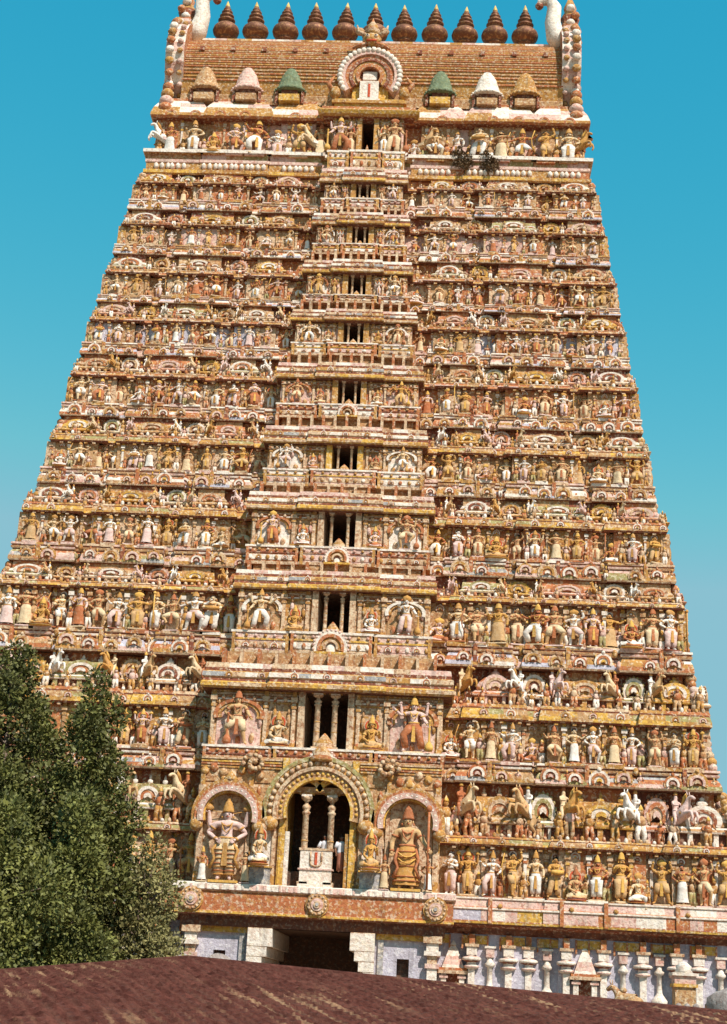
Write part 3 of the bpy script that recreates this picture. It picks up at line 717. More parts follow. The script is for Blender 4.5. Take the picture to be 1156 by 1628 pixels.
        for q in range(9): M.ell((-5.3 + q * .09, yf - .1, 12.4 + .2 * q), (.16, .12, .16), ('ochre', 'cream')[q % 2], 6, 4); M.ell((5.3 - q * .09, yf - .1, 12.4 + .2 * q), (.16, .12, .16), ('ochre', 'cream')[q % 2], 6, 4)
    # pilasters, light niche backs, ornament courses
    hb = be - zf
    for sd in (-1, 1):
        for x in (b - .16, b * .52 if i else 3.25, dw + .52):
            pilaster(M, sd * x, yf - .05, zf + .003, be - .01, .17 if i < 4 else .12, 'cream', 'ochre')
        xa, xc = (b * .52 if i else 3.25) + .2, b - .36
        M.box(min(sd * xa, sd * xc), max(sd * xa, sd * xc), yf - .035, yf + .1, zf + .01, zf + hb * .74, 'cream' if i < 1 else ('white', 'pink', 'tan', 'white')[i % 4])
        for k in range(5):
            zz = zf + hb * (.78 + .045 * k)
            if i: M.box(min(sd * (dw + .34), sd * b), max(sd * (dw + .34), sd * b), yf - .05 - .03 * (k % 2), yf + .1, zz, zz + hb * .028, ('ochre', 'white', 'terracotta', 'cream', 'ochre')[k])
        if i:
            gx = sd * (xa + xc) / 2; gr = abs(xc - xa) * .56
            M.arch(gx, yf - .04, zf + hb * .56, [gr * .72, gr * .86, gr * 1.04], ['ochre', 'terracotta' if i % 2 else 'white'], [.10, .16], y1=yf + .05, a0=-15, a1=195, n=14, sz=min(1, hb * .27 / gr))
            for q in range(7): M.ell((sd * (dw + .5 + (b - dw - .6) * q / 6), yf - .06, zf + hb * (.12 + .05 * (q % 2))), (.13, .10, hb * .09), ('tan', 'terracotta', 'cream', 'ochre')[(q + i) % 4], 7, 5)
            for q in range(6):
                qx = sd * (dw + .42 + (b - dw - .5) * (q + .5) / 6); qz = zf + hb * random.uniform(.45, .62)
                M.ell((qx, yf - .08, qz), (.11, .09, hb * .11), ('terracotta', 'tan', 'ochre', 'pink')[(q + i) % 4], 7, 5); M.ell((qx, yf - .1, qz + hb * .15), (.06, .06, hb * .05), 'tan', 6, 4)
        xs = np.linspace(dw + .45, b - .1, 9)
        for k, x in enumerate(xs): M.ell((sd * x, yf - .10, zf + hb * .86), (.10, .09, hb * .05), ('ochre', 'cream', 'terracotta')[k % 3], 6, 4)
    bw = M.build('bay_wall', st)
    for sd in (-1, 1):
        if top: continue
        door_column(bw.parent, sd * dw * (.40 if i < 2 else .52), yf + .02 + .1 * (i == 0), zf, 13.56 if i == 0 else be + .04, {0: .16, 1: .15, 2: .10, 3: .09}.get(i, .07))
    # crest / small figure block between the columns
    if i not in (0,):
        M = MB(); hz = hb * .30
        M.lathe((0, yf - .12, zf), [(dw * .5, 0), (dw * .52, hz * .12), (dw * .36, hz * .2), (dw * .42, hz * .4), (dw * .3, hz * .6), (dw * .14, hz * .85), (.02, hz)], 10, ['terracotta', 'ochre', 'cream', 'ochre', 'tan', 'terracotta'], 1, .5)
        M.build('crest', st)
    # ---- bay cornice, dwarf pillars
    cpath = [(-b, yw + 1.4), (-b, yf), (-cb, yf), (-cb, yf - .22), (cb, yf - .22), (cb, yf), (b, yf), (b, yw + 1.4)]
    if 0 < i < 10:
        M = MB(); H = zfn - be; c1 = be + .40 * H; g1 = l0n + .02
        kb = .7 if i == 1 else .42
        M.sweep(cpath, sc([(-.5, be), (.62, be), (.74, be + .03 * H), (.74, be + .09 * H), (.62, be + .11 * H), (.58, be + .16 * H), (.68, be + .18 * H), (.66, be + .25 * H), (.5, be + .27 * H), (.52, be + .32 * H), (.46, c1), (-.55, c1), (-.55, g1)], kb),
                ['brown', 'ochre', ('yellow', 'cream', 'ochre'), 'yellow', 'redbrown', 'cream', ('white', 'cream', 'white', 'ochre', 'slate'), 'ochre', 'redbrown', ('white', 'cream', 'pink'), 'ochre', 'tan'], .8, i + 90)
        dn = ST[i + 1]; yfn = .17 * dn[0] + LIP[i + 1] - BP[i + 1]
        n = 13
        for k in range(n):
            x = -b * .92 + 1.84 * b * k / (n - 1)
            M.box(x - .07, x + .07, min(yfn - .3, yf - .1), yfn + .1, c1 - .01, g1 + .02, 'cream' if k % 2 else 'terracotta')
        for k in range(7): kudu(M, -b * .85 + 1.7 * b * k / 6, yf - .64 * kb - .22 * (abs(-b * .85 + 1.7 * b * k / 6) < cb), be + .2 * H, .07 * H, k, .05)
        M.build('bay_cornice', st)
    # ---- parapet blocks under this bay floor
    if i:
        h = zf - lp
        for k, (xa, xc) in enumerate(((-b - .12, -cb - .08), (-cb + .0, cb), (cb + .08, b + .12))):
            M = MB(); yy = yf - lip - (.04 if k != 1 else .16); z0, z1 = lp - .01, zf
            face_c = ('terracotta', 'pink', 'terracotta', 'white', 'terracotta', 'white', 'pink', 'terracotta', 'pink', 'white')[i - 1] if k != 1 else ('terracotta', 'cream', 'pink', 'pink', 'white', 'terracotta', 'cream', 'terracotta', 'white', 'cream')[i - 1]
            M.box(xa, xc, yy, yf + .9, z0, z1 - .10 * h, face_c)
            M.box(xa - .06, xc + .06, yy - .06, yf + .9, z1 - .10 * h, z1, 'white')
            M.box(xa - .05, xc + .05, yy - .05, yf + .9, z0 + .01, z0 + .16 * h, 'cream')
            M.box(xa - .04, xc + .04, yy - .04, yf + .9, z0 + .60 * h, z0 + .68 * h, ('yellow', 'redbrown')[i % 2])
            nk = max(4, int((xc - xa) / .42))
            for q in range(nk):
                qx = xa + (xc - xa) * (q + .5) / nk
                if q % 3 == 1 and k != 1: kudu(M, qx, yy - .03, z0 + .34 * h, .17 * h, q + i, .07)
                else: M.ell((qx, yy - .03, z0 + .38 * h), (.11, .07, .13 * h), ('terracotta', 'ochre', 'tan', 'white')[(q + k + i) % 4], 7, 5)
                M.ell((qx, yy - .06, z0 + .78 * h), (.09, .06, .07 * h), ('pink', 'ochre')[q % 2], 6, 4)
            for qx in (xa + .09, xc - .09): M.box(qx - .08, qx + .08, yy - .07, yf, z0 + .02, z1 - .11 * h, ('ochre', 'terracotta')[(i + k) % 2])
            M.box(xa + .1, xc - .1, yy - .025, yf, z0 + .26 * h, z0 + .52 * h, ('white', 'pink', 'cream')[(i + k) % 3])
            if k == 1 and i in (2, 3, 1, 5):
                r = .52 * h if i == 2 else .44 * h
                M.arch(0, yy - .05, z0 + .34 * h, [r * .42, r * .62, r * .84, r * 1.1, r * 1.4], ['cream', 'ochre', 'terracotta', 'white'], [.16, .1, .18, .12], y1=yy + .3, a0=-18, a1=198, n=22)
                M.beads(0, yy - .14, z0 + .34 * h, r * 1.42, r * .14, 15, 'pink', -14, 194)
                M.lathe((0, yy - .06, z0 + .02), [(r * .40, 0), (r * .42, r * .4), (r * .36, r * .7), (r * .16, r * .9), (.01, r)], 12, 'white', 1, .5)
                M.box(-r * 1.5, r * 1.5, yy - .3, yy + .2, z0 + .03 * h, z0 + .13 * h, 'yellow')
            M.build('parapet_block', st)

# ---------------- bay figures (guardians and inner panels)
def guardian(x, y, z, h, spec, pal, label, group, fing=True, wsc=1.0):
    f = figure(fingers=fing, levels=1 if h < 3 else 2, **spec); role = PALS[pal][1]
    if h > 3:
        g = f['garment']
        if spec['garment'] == 'skirt':
            for zz, rr in ((.10, .158), (.16, .142), (.30, .126), (.42, .122), (.50, .119)):
                g.lathe((0, 0, zz), [(rr * .97, 0), (rr * 1.05, .008), (rr * .96, .016)], 20, 'gold_role', 1, .84)
            for q in (-1, 1): g.tube([(q * .10, -.07, .55), (q * .135, -.085, .40), (q * .10, -.115, .28), (q * .15, -.10, .14)], [.012, .02, .016, .02], 7, 'figure_terracotta')
            for zz in (.44, .36): g.tube([(-.10, -.085, zz + .05), (-.05, -.115, zz), (0, -.122, zz - .015), (.05, -.115, zz), (.10, -.085, zz + .05)], .009, 6, 'figure_yellow')
        else:
            for q in (-1, 1):
                for zz in (.08, .13, .18, .23, .30, .36, .42):
                    g.lathe((q * (.062 - .002), -.005, zz), [(.055 + zz * .06, 0), (.068 + zz * .06, .008), (.055 + zz * .06, .016)], 14, 'figure_terracotta' if zz in (.13, .23, .36) else 'gold_role')
                g.tube([(q * .09, -.06, .52), (q * .15, -.07, .42), (q * .12, -.09, .30), (q * .17, -.07, .16)], [.012, .022, .016, .022], 7, 'figure_ochre')
    o = f['body'].build('guardian_statue', None, role); o.location = (x, y, z + .035 * h); o.scale = (h * wsc, h, h)
    tag(o, label, 'statue', group)
    for nm, q in f['pieces']: q.build(nm, o, role)
    for k in ('garment', 'crown', 'prop', 'pedestal'):
        if f[k].v: f[k].build({'prop': 'held_emblem'}.get(k, k), o, role)
    return o
G0 = 'guardian figures beside the doorways'
guardian(-4.2, .17 * 9.2 + .72 - 1.9 - .36, 9.2, 3.25, dict(la='hip', ra='hip', garment='dhoti', crown='tall', prop='attributes', four=True), 6, 'largest guardian left of the lowest doorway, pale pink, hands on hips, under an arch', G0, wsc=1.22)
guardian(4.2, .17 * 9.2 + .72 - 1.9 - .36, 9.2, 3.3, dict(la='down', ra='rest', garment='skirt', crown='tall', prop='staff'), 7, 'largest guardian right of the lowest doorway, tan in a long skirt with a staff', G0, wsc=1.22)
gposes = [dict(la='up', ra='rest', ll='bent', rl='lift', garment='short', crown='flame', prop='mace', four=True), dict(la='rest', ra='hip', ll='apart', rl='bent', garment='short', crown='tall', prop='mace'),
          dict(la='out', ra='rest', ll='bent', rl='apart', garment='dhoti', crown='tall', prop='mace', four=True), dict(la='bless', ra='rest', ll='apart', rl='straight', garment='dhoti', crown='flame', prop='mace')]
for i in range(1, 11):
    zf, be = ST[i][0], ST[i][1]; yf = .17 * zf + LIP[i] - BP[i]; b = BAY[i]
    for sd in (-1, 1):
        pal = [1, 3, 0, 2, 4, 3, 0][(i + (sd > 0) * 2) % 7]; side = 'right' if sd > 0 else 'left'
        g = guardian(sd * b * .755, yf - .30, zf, (be - zf) * .84, gposes[(i + (sd > 0)) % 4], pal, f'{PALS[pal][0]} guardian figure with a weapon {side} of the {ORD[i]} doorway up', G0, fing=i < 4, wsc=1.2)
        if sd < 0: g.scale.x *= -1
        # small seated deity between the guardian and the door
        pal = [3, 0, 1, 4, 2][(i + (sd > 0)) % 5]
        xx = sd * (DOOR[i] + .52 + b * .52) / 2
        place_statue(10 if i < 7 else 3, pal, (xx, yf - .26, zf + .02), (be - zf) * (.80 if i < 7 else .66), 0, f'{side} jamb of the {ORD[i]} doorway up', 'seated figures beside the doorways', 1.05 if i < 7 else .9)
for sd in (-1, 1):
    side = 'right' if sd > 0 else 'left'
    place_statue(10, 0 if sd < 0 else 1, (sd * 2.55, -.55, 10.05), 2.35, 0, f'beside the lowest doorway on its {side}', 'seated figures beside the doorways', .78)

for sd in (-1, 1):
    for q in (-1, 1):
        place_statue((6, 11)[q > 0], (3, 5)[(q * sd) > 0], (sd * 4.2 + q * 1.0, -.30 + .1, 9.21), 1.35, 0, f'{"right" if q > 0 else "left"} of the largest {"right" if sd > 0 else "left"} guardian', 'attendants of the largest guardians')
# ---------------- lowest storey: arches, screen, beam
M = MB(); yf = .17 * 9.2 + .72 - 1.9
M.arch(.0, yf - .2, 12.6, [1.50, 1.62, 1.95, 2.12, 2.42, 2.62], ['yellow', 'tan', 'cream', 'ochre', 'olive'], [.30, .24, .36, .26, .30], y1=yf + .1, a0=-12, a1=192, n=32)
M.beads(0, yf - .5, 12.6, 2.27, .13, 24, 'cream', -6, 186); M.beads(0, yf - .45, 12.6, 1.78, .09, 24, 'yellow', -6, 186)
for sd in (-1, 1):
    M.arch(sd * .74, yf - .1, 13.30, [.74, 1.0], ['yellow'], [.12], y1=yf + .3, a0=20, a1=160, n=16)
    M.ell((sd * 2.25, yf - .45, 12.0), (.42, .28, .34), 'ochre', 10, 6); M.ell((sd * 2.5, yf - .55, 11.8), (.22, .2, .2), 'cream')
    M.box(sd * 1.62 - .12, sd * 1.62 + .12, yf - .22, yf + .1, 9.22, 11.9, 'yellow'); M.box(sd * 1.40 - .10, sd * 1.40 + .10, yf - .12, yf + .1, 9.22, 11.7, 'white' if sd < 0 else 'ochre')  # inner jambs: left one white, its sunlit look painted in; right one ochre
M.lathe((0, yf - .45, 14.95), [(.5, 0), (.62, .12), (.4, .3), (.45, .45), (.2, .65), (.02, .8)], 10, ['ochre', 'terracotta', 'cream', 'ochre', 'tan'], 1, .5)
# beam inside the opening that carries the double-lobed head
M.box(-1.48, 1.48, yf - .05, yf + .6, 13.55, 13.80, 'tan')
M.build('doorway_arch', tower)
for sd in (-1, 1):
    M = MB()
    M.arch(sd * 4.2, yf - .1, 12.25, [1.08, 1.16, 1.42, 1.56, 1.72], ['yellow', 'pink', 'terracotta', 'ochre'], [.38, .55, .48, .40], y1=yf + .1, a0=-12, a1=192, n=26)
    M.beads(sd * 4.2, yf - .60, 12.25, 1.29, .09, 18, 'white', -8, 188)
    for q in (-1, 1):
        M.ell((sd * 4.2 + q * 1.45, yf - .45, 11.8), (.32, .25, .3), 'ochre', 9, 6)
        M.box(sd * 4.2 + q * 1.3 - .11, sd * 4.2 + q * 1.3 + .11, yf - .14, yf + .1, 9.21, 11.75, 'cream')
    M.lathe((sd * 4.2, yf - .35, 13.9), [(.3, 0), (.34, .1), (.2, .25), (.02, .45)], 8, 'ochre', 1, .6)
    M.box(sd * 4.2 - .85, sd * 4.2 + .85, yf - .02, yf + .12, 9.22, 13.2, 'cream')
    M.build('niche_arch', tower)
    M = MB()   # seat of the small seated figure
    M.box(sd * 2.55 - .48, sd * 2.55 + .48, yf - .5, yf + .1, 9.205, 9.98, 'slate'); M.box(sd * 2.55 - .55, sd * 2.55 + .55, yf - .56, yf + .1, 9.98, 10.05, 'yellow')
    M.arch(sd * 2.55, yf - .03, 11.1, [0, .5, .6], ['white', 'cream'], [.02, .05], y1=yf + .1, a0=0, a1=180, n=14, sz=1.6)
    M.box(sd * 2.55 - .5, sd * 2.55 + .5, yf - .05, yf + .1, 10.05, 11.1, 'white')
    M.build('niche_seat', tower)
    M = MB()   # volute over the arches
    for k in range(16):
        a = k * .55; r = .75 - .04 * k
        M.ell((sd * 3.15 + r * .7 * math.cos(a) * sd, yf - .35, 14.75 + r * .62 * math.sin(a)), (.13, .16, .13), ('cream', 'tan')[k % 2], 6, 4)
    M.build('scroll_ornament', tower)
# little parapet between the two columns of the lowest door, carrying the emblem
M = MB()
M.box(-.74, .74, yf - .12, yf + .42, 9.2, 10.95, 'white'); M.box(-.82, .82, yf - .18, yf + .42, 10.0, 10.07, 'pink'); M.box(-.80, .80, yf - .20, yf + .44, 9.2, 9.36, 'white')
M.box(-.80, .80, yf - .15, yf + .43, 10.88, 10.99, 'cream')
em = MB()
for k in range(13):
    a = PI + PI * k / 12; 
    if k < 12:
        a2 = PI + PI * (k + 1) / 12
        em.tube([(.26 * math.cos(a), yf - .155, 10.36 + .2 * math.sin(a)), (.26 * math.cos(a2), yf - .155, 10.36 + .2 * math.sin(a2))], .045, 6, 'cream')
for sd in (-1, 1): em.tube([(sd * .26, yf - .155, 10.36), (sd * .26, yf - .155, 10.82)], .045, 6, 'cream')
em.box(-.06, .06, yf - .165, yf - .1, 10.24, 10.80, 'redpaint')
par = M.build('doorway_parapet', tower); em.build('emblem', par)

# ---------------- gateway storey below (base)
M = MB(); yw0 = 2.25; Wr = W(5) - .75; b = 5.75; yb = 24
wp = dedupe(wing_path(Wr, b, yw0, yb)); Lw = Wr - b
M.sweep(wp, [(.35, -.1), (.35, 1.2), (.15, 1.3), (.15, 2.2), (0, 2.3), (0, 7.62)], ['stone', 'stone', 'pink', 'white', 'lilac'], 1.5, 3)
base = M.build('gateway_storey', tower)
M = MB()
M.sweep(wp, [(-.1, 7.55), (.15, 7.6), (.35, 7.85), (.62, 7.95), (.80, 8.02), (.82, 8.12), (.78, 8.16), (.78, 8.62), (.84, 8.66), (.84, 8.74), (.74, 8.78), (.70, 9.1), (.76, 9.13), (.76, 9.2), (-.9, 9.2)],
        ['redbrown', 'brown', 'redbrown', 'brown', 'yellow', 'redbrown', ('terracotta', 'pink', 'white', 'terracotta', 'yellow', 'lilac'), 'cream', 'white', 'terracotta', ('pink', 'pink', 'white', 'pink'), 'white', 'white', 'tan'], .62, 5)
for sd in (-1, 1):
    for k, u in enumerate((.04, .215, .305, .45, .595, .70, .83, .95)):
        x = sd * (Wr - u * Lw); y = yw0 - fwd(u)
        M.box(x - .09, x + .09, y - .88, y - .6, 8.05, 9.18, 'terracotta')
        M.ell((x + .45, y - .82, 8.82), (.13, .1, .12), 'ochre', 6, 4)
for sd in (-1, 1):
    n = 24
    for k in range(n):
        u = (k + .5) / n; x = sd * (Wr - u * Lw); y = yw0 - fwd(u)
        if k % 3 != 1: M.box(x - .26, x + .26, y - .10, y + .1, 7.12, 7.5, 'yellow')
        M.box(x - .34, x - .26, y - .14, y + .1, 6.9, 7.52, 'terracotta')
M.build('cornice', base)
def base_pilaster(x, y, pot):
    M = MB(); w = .15
    if pot:
        M.lathe((0, -.12, 0), [(.2, 2.3), (.24, 2.5), (.2, 4.6), (.26, 4.7), (.36, 4.85), (.38, 5.0), (.26, 5.15), (.15, 5.3), (.13, 5.4), (.12, 6.1), (.22, 6.16), (.25, 6.26), (.15, 6.36), (.13, 6.6)], 12, 'white')
        M.box(-.19, .19, -.30, .1, 6.55, 6.95, 'pink'); M.box(-.26, .26, -.34, .1, 6.95, 7.05, 'white')
    else:
        M.box(-w, w, -.3, .1, 2.3, 6.0, 'white'); M.box(-w - .08, w + .08, -.38, .1, 2.3, 2.9, 'pink')
        M.lathe((0, -.12, 0), [(.2, 6.0), (.36, 6.06), (.36, 6.14), (.22, 6.2), (.22, 6.3), (.42, 6.38), (.46, 6.46), (.40, 6.52), (.24, 6.58), (.2, 6.66)], 12, ['white', 'pink', 'white', 'white', 'redbrown', 'white', 'white', 'pink', 'white'])
        M.box(-.24, .24, -.36, .1, 6.62, 7.0, 'white'); M.box(-.32, .32, -.42, .1, 6.99, 7.12, 'cream'); M.box(-.13, .13, -.34, .1, 7.12, 7.56, 'terracotta')
    o = M.build('pilaster', base); o.location = (x, y, 0)
for sd in (-1, 1):
    for x, pot in ((7.35, 0), (8.2, 1), (9.05, 0), (9.98, 0), (10.85, 1), (11.7, 0), (13.4, 0), (14.3, 1), (15.2, 0), (16.0, 1), (16.75, 0), (17.75, 0), (18.75, 1), (19.4, 0)):
        u = (Wr - x) / Lw; base_pilaster(sd * x, yw0 - fwd(u), pot)
    for x in (6.5, 12.55):
        u = (Wr - x) / Lw; y = yw0 - fwd(u); M = MB()
        for q in (-1, 1):
            M.box(q * .42 - .12, q * .42 + .12, -.36, .05, 2.3, 5.75, 'white'); M.box(q * .42 - .2, q * .42 + .2, -.42, .05, 5.55, 5.68, 'pink')
        M.box(-.3, .3, -.03, .05, 2.3, 5.75, 'redbrown')
        M.box(-.72, .72, -.5, .05, 5.75, 5.9, 'cream'); M.box(-.66, .66, -.44, .05, 5.9, 6.02, 'terracotta')
        M.lathe((0, -.05, 6.0), [(.72, 0), (.66, .15), (.45, .55), (.3, .85), (.16, 1.0), (.2, 1.05), (.02, 1.25)], 4, ['white', 'pink', 'white', 'white', 'cream', 'white'], 1, .62, False, PI / 4)
        o = M.build('niche_shrine', base); o.location = (sd * x, y, 0)
# projecting base of the bay with the gateway
y0 = .45
for sd in (-1, 1):
    M = MB()
    def bx(x0, x1, *r):
        M.box(min(sd * x0, sd * x1), max(sd * x0, sd * x1), *r)
    wx = 4.2
    bx(2.9, wx - .28, y0, y0 + 2.4, 0, 7.3, 'lilac'); bx(wx + .28, 5.5, y0, y0 + 2.4, 0, 7.3, 'lilac')
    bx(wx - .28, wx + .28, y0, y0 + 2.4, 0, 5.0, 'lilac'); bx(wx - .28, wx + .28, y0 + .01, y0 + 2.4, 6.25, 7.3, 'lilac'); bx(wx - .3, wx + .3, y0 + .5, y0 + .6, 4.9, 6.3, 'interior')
    bx(3.05, 3.3, y0 - .12, y0, 0, 7.28, 'slate')
    bx(2.95, 5.6, y0 - .14, y0 + .01, 7.05, 7.3, 'yellow')
    bx(5.3, 5.75, y0 - .25, 3.5, 0, 5.9, 'white'); bx(5.2, 5.85, y0 - .33, 3.5, 5.9, 6.1, 'pink'); bx(5.3, 5.75, y0 - .25, 3.5, 6.1, 6.45, 'cream'); bx(5.15, 5.9, y0 - .38, 3.5, 6.45, 6.65, 'white'); bx(5.25, 5.8, y0 - .3, 3.5, 6.65, 7.0, 'white'); bx(5.1, 5.95, y0 - .4, 3.5, 7.0, 7.3, 'cream')
    M.build('bay_base', base)
M = MB()
for sd in (-1, 1):
    for k, (xi, za, zb) in enumerate(((2.42, 0, 5.6), (2.2, 5.6, 6.05), (2.0, 6.05, 6.5), (1.78, 6.5, 7.3))):
        M.box(min(sd * xi, sd * 2.9), max(sd * xi, sd * 2.9), y0 - .5 - .0, 9, za, zb - .03, 'white'); M.box(min(sd * (xi + .02), sd * 2.9), max(sd * (xi + .02), sd * 2.9), y0 - .48, 9, zb - .03, zb, 'cream')
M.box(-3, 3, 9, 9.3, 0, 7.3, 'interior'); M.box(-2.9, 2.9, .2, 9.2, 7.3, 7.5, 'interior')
M.build('gateway_portal', base)
# beam over the gateway
M = MB(); ye = -.36
M.sweep([(-5.75, 3.2), (-5.75, ye + .75), (5.75, ye + .75), (5.75, 3.2)], [(-.6, 7.3), (.30, 7.3), (.34, 7.75), (.62, 7.78), (.70, 7.84), (.70, 7.95), (.66, 7.97), (.66, 8.82), (.74, 8.86), (.78, 8.9), (.76, 9.16), (.7, 9.2), (-1.2, 9.2)],
        ['brown', 'brown', 'brown', 'redbrown', 'yellow', 'terracotta', 'terracotta', 'cream', 'pink', ('white', 'pink', 'white'), 'white', 'cream'], .7, 9)
for k in range(34):
    x = -5.6 + 11.2 * k / 33
    M.box(x - .05, x + .05, ye + .0 - .05, ye + .2, 8.92, 9.12, ('pink', 'white')[k % 2])
M.build('beam', base)
def medallion(x, z, r, yy):
    M = MB()
    for k, (q, m, dd) in enumerate(((1, 'ochre', .10), (.85, 'tan', .16), (.66, 'slate', .12), (.52, 'pink', .20), (.30, 'cream', .26), (.14, 'slate', .30))):
        n = 24; vs = [(x + r * q * math.cos(2 * PI * j / n), yy - dd, z + r * q * math.sin(2 * PI * j / n)) for j in range(n)] + [(x + r * q * math.cos(2 * PI * j / n), yy + .1, z + r * q * math.sin(2 * PI * j / n)) for j in range(n)]
        M.add(vs, [tuple(range(n))] + [(j, n + j, n + (j + 1) % n, (j + 1) % n) for j in range(n)], m)
    for j in range(14): a = 2 * PI * j / 14; M.ell((x + r * .75 * math.cos(a), yy - .16, z + r * .75 * math.sin(a)), (.06, .05, .06), 'cream', 6, 4)
    M.build('medallion', base)
medallion(.22, 8.42, .54, ye + .09); medallion(-5.55, 8.45, .56, ye + .07); medallion(5.6, 8.45, .56, ye + .07)

# ---------------- top: eave, barrel roof, dormers, gables, finials
yc = 12.0
zt = 54.95; yw = .17 * 52.8 + .72; Wr = W(52.8) - .72
wp = dedupe(wing_path(Wr, 2.2, yw, 24.2 - .17 * 52.8))
M = MB()
M.sweep(wp, [(-.3, zt), (.48, zt - .02), (.62, zt + .1), (.60, zt + .3), (.46, zt + .75), (.25, zt + 1.15), (.05, zt + 1.42), (.05, zt + 1.6), (-3.5, zt + 1.6)],
        ['redbrown', 'terracotta', 'ochre', ('white', 'pink', 'white', 'ochre', 'pink'), ('white', 'pink', 'white', 'ochre', 'white'), ('white', 'pink', 'ochre'), 'terracotta', 'tan'], 1.15, 77)
for sd in (-1, 1):
    for k in range(7):
        u = .06 + k * .145; M.arch(sd * (Wr - u * (Wr - 2.2)), yw - fwd(u) - .5, zt + .12, [0, .12, .24, .36], ['ochre', 'white', 'terracotta'], [.14, .08, .12], y1=yw - .2, a0=-10, a1=190, n=10)
roof = M.build('roof', tower)
# bay head below the arch
M = MB(); yf = .17 * 52.8 + .72 - .8
M.sweep([(-2.35, 12), (-2.35, yf), (2.35, yf), (2.35, 12)], [(-.4, 55.0), (.42, 55.0), (.62, 55.1), (.72, 55.3), (.5, 55.5), (.48, 55.65), (-.3, 55.65), (-.3, 57.0), (-2, 57.0)],
        ['redbrown', 'ochre', 'yellow', 'ochre', 'terracotta', 'yellow', 'tan', 'tan'], .9, 2)
M.build('bay_cornice', roof)
M = MB()   # vault
prof = [(-2.55, 56.3), (-2.62, 56.9), (-2.5, 57.0), (-2.72, 57.9), (-2.80, 58.8), (-2.74, 59.5), (-2.5, 60.2), (-2.05, 60.9), (-1.4, 61.5), (-.6, 61.85)]
full = prof + [(-a, z) for a, z in reversed(prof)]
vs = []; fs = []; mm = []
xs = np.linspace(-11.7, 11.7, 60)
for x in xs: vs += [(x, yc + a, z) for a, z in full]
n = len(full)
for k in range(len(xs) - 1):
    for j in range(n - 1):
        fs.append((k * n + j, (k + 1) * n + j, (k + 1) * n + j + 1, k * n + j + 1)); mm.append('tan' if j in (0, 1, n - 2, n - 3) else 'ochre')
o_ = len(M.v); M.v += vs
for f, q in zip(fs, mm): M.f.append(f); M.m.append(q); M.sm.append(False)
# raised courses of roof tiles
for j in range(3, 9):
    for t in (0, .25, .5, .75):
        a = prof[j][0] + (prof[j + 1][0] - prof[j][0]) * t; z = prof[j][1] + (prof[j + 1][1] - prof[j][1]) * t
        M.box(-11.7, 11.7, yc + a - .05, yc + a + .12, z - .06, z + .03, ('terracotta', 'ochre', 'terracotta', 'tan')[int(t * 4)])
for k in range(12):
    x = -10.6 + k * 1.93
    if abs(x) > 2.2: M.box(x - .14, x + .14, yc - 2.76, yc - 2.2, 60.0, 60.26, 'redbrown')
M.build('vault', roof)
M = MB()
M.sweep([(-11.8, yc + .6), (-11.8, yc - .6), (11.8, yc - .6), (11.8, yc + .6)], [(-.2, 61.6), (.12, 61.63), (.2, 61.7), (.2, 61.86), (.05, 61.9), (.05, 62.02), (.18, 62.06), (.18, 62.2), (.0, 62.24), (-.5, 62.26)],
        ['terracotta', 'white', ('white', 'pink'), 'ochre', 'terracotta', 'white', ('white', 'ochre', 'pink'), 'ochre', 'tan'], .8, 6)
M.build('ridge', roof)
for x, m in ((-10.2, 'tan'), (-7.6, 'pink'), (-4.95, 'green'), (4.25, 'green'), (7.1, 'white'), (9.4, 'ochre')):
    M = MB(); y = yc - 2.72; q0 = 57.15
    M.box(x - .62, x + .62, y - .40, y + .6, 56.3, 56.75, 'yellow' if m == 'green' else 'tan')
    M.box(x - .5, x + .5, y - .20, y + .6, 56.75, q0 + .02, 'brown')  # dark neck: the shade under the bell is put into its colour
    M.lathe((x, y + .10, q0), [(.86, 0), (.92, .08), (.87, .2), (.76, .34), (.71, .6), (.60, 1.0), (.42, 1.4), (.26, 1.68), (.12, 1.8), (.17, 1.88), (.12, 1.98), (.03, 2.15)], 14, [m, m, m, m, m, m, m, m, 'terracotta', 'terracotta'], 1, .66)
    for q in range(9): M.ell((x + .93 * math.cos(PI + PI * q / 8), y + .10 + .6 * math.sin(PI + PI * q / 8), q0 + .05), (.09, .08, .09), m, 6, 4)
    for q in (-1, 1): M.box(x + q * .80 - .08, x + q * .80 + .08, y - .1, y + .6, 56.3, q0 + .05, 'redbrown')
    M.build('dormer', roof)
# central horseshoe arch
M = MB(); y = yf - .1; dz = -1.45
M.arch(-.05, y, 59.35 + dz, [.62, .85, 1.05, 1.25, 1.5, 1.85], ['terracotta', 'ochre', 'redbrown', 'terracotta', 'pink'], [.30, .2, .28, .2, .32], y1=yc - 2, a0=-38, a1=218, n=36)
M.beads(-.05, y - .28, 59.35 + dz, 1.82, .2, 26, 'white', -34, 214)
M.box(-2.1, 2.1, y - .35, yc - 2, 55.6, 56.2, 'yellow'); M.box(-2.25, 2.25, y - .5, yc - 2, 55.85, 56.05, 'ochre')
M.box(-1.1, 1.1, y + .02, yc - 2, 56.2, 57.3, 'yellow'); M.box(-.6, .6, y + .1, yc - 2.0, 57.2, 58.5, 'redbrown')
M.box(-.48, .38, y - .06, y + .3, 57.75, 58.3, 'white')
M.box(-.62, .52, y - .36, y + .2, 56.0, 57.45, 'white'); M.box(-.72, .62, y - .42, y + .2, 56.0, 56.2, 'white')
M.box(-.12, .02, y - .39, y - .2, 56.35, 57.25, 'redpaint')
for sd in (-1, 1):
    M.ell((sd * 2.1, y - .2, 56.7), (.35, .3, .42), 'ochre', 8, 6); M.tube([(sd * 2.2, y - .2, 56.7), (sd * 2.55, y - .25, 57.3), (sd * 2.2, y - .25, 57.8)], [.2, .15, .05], 7, 'terracotta')
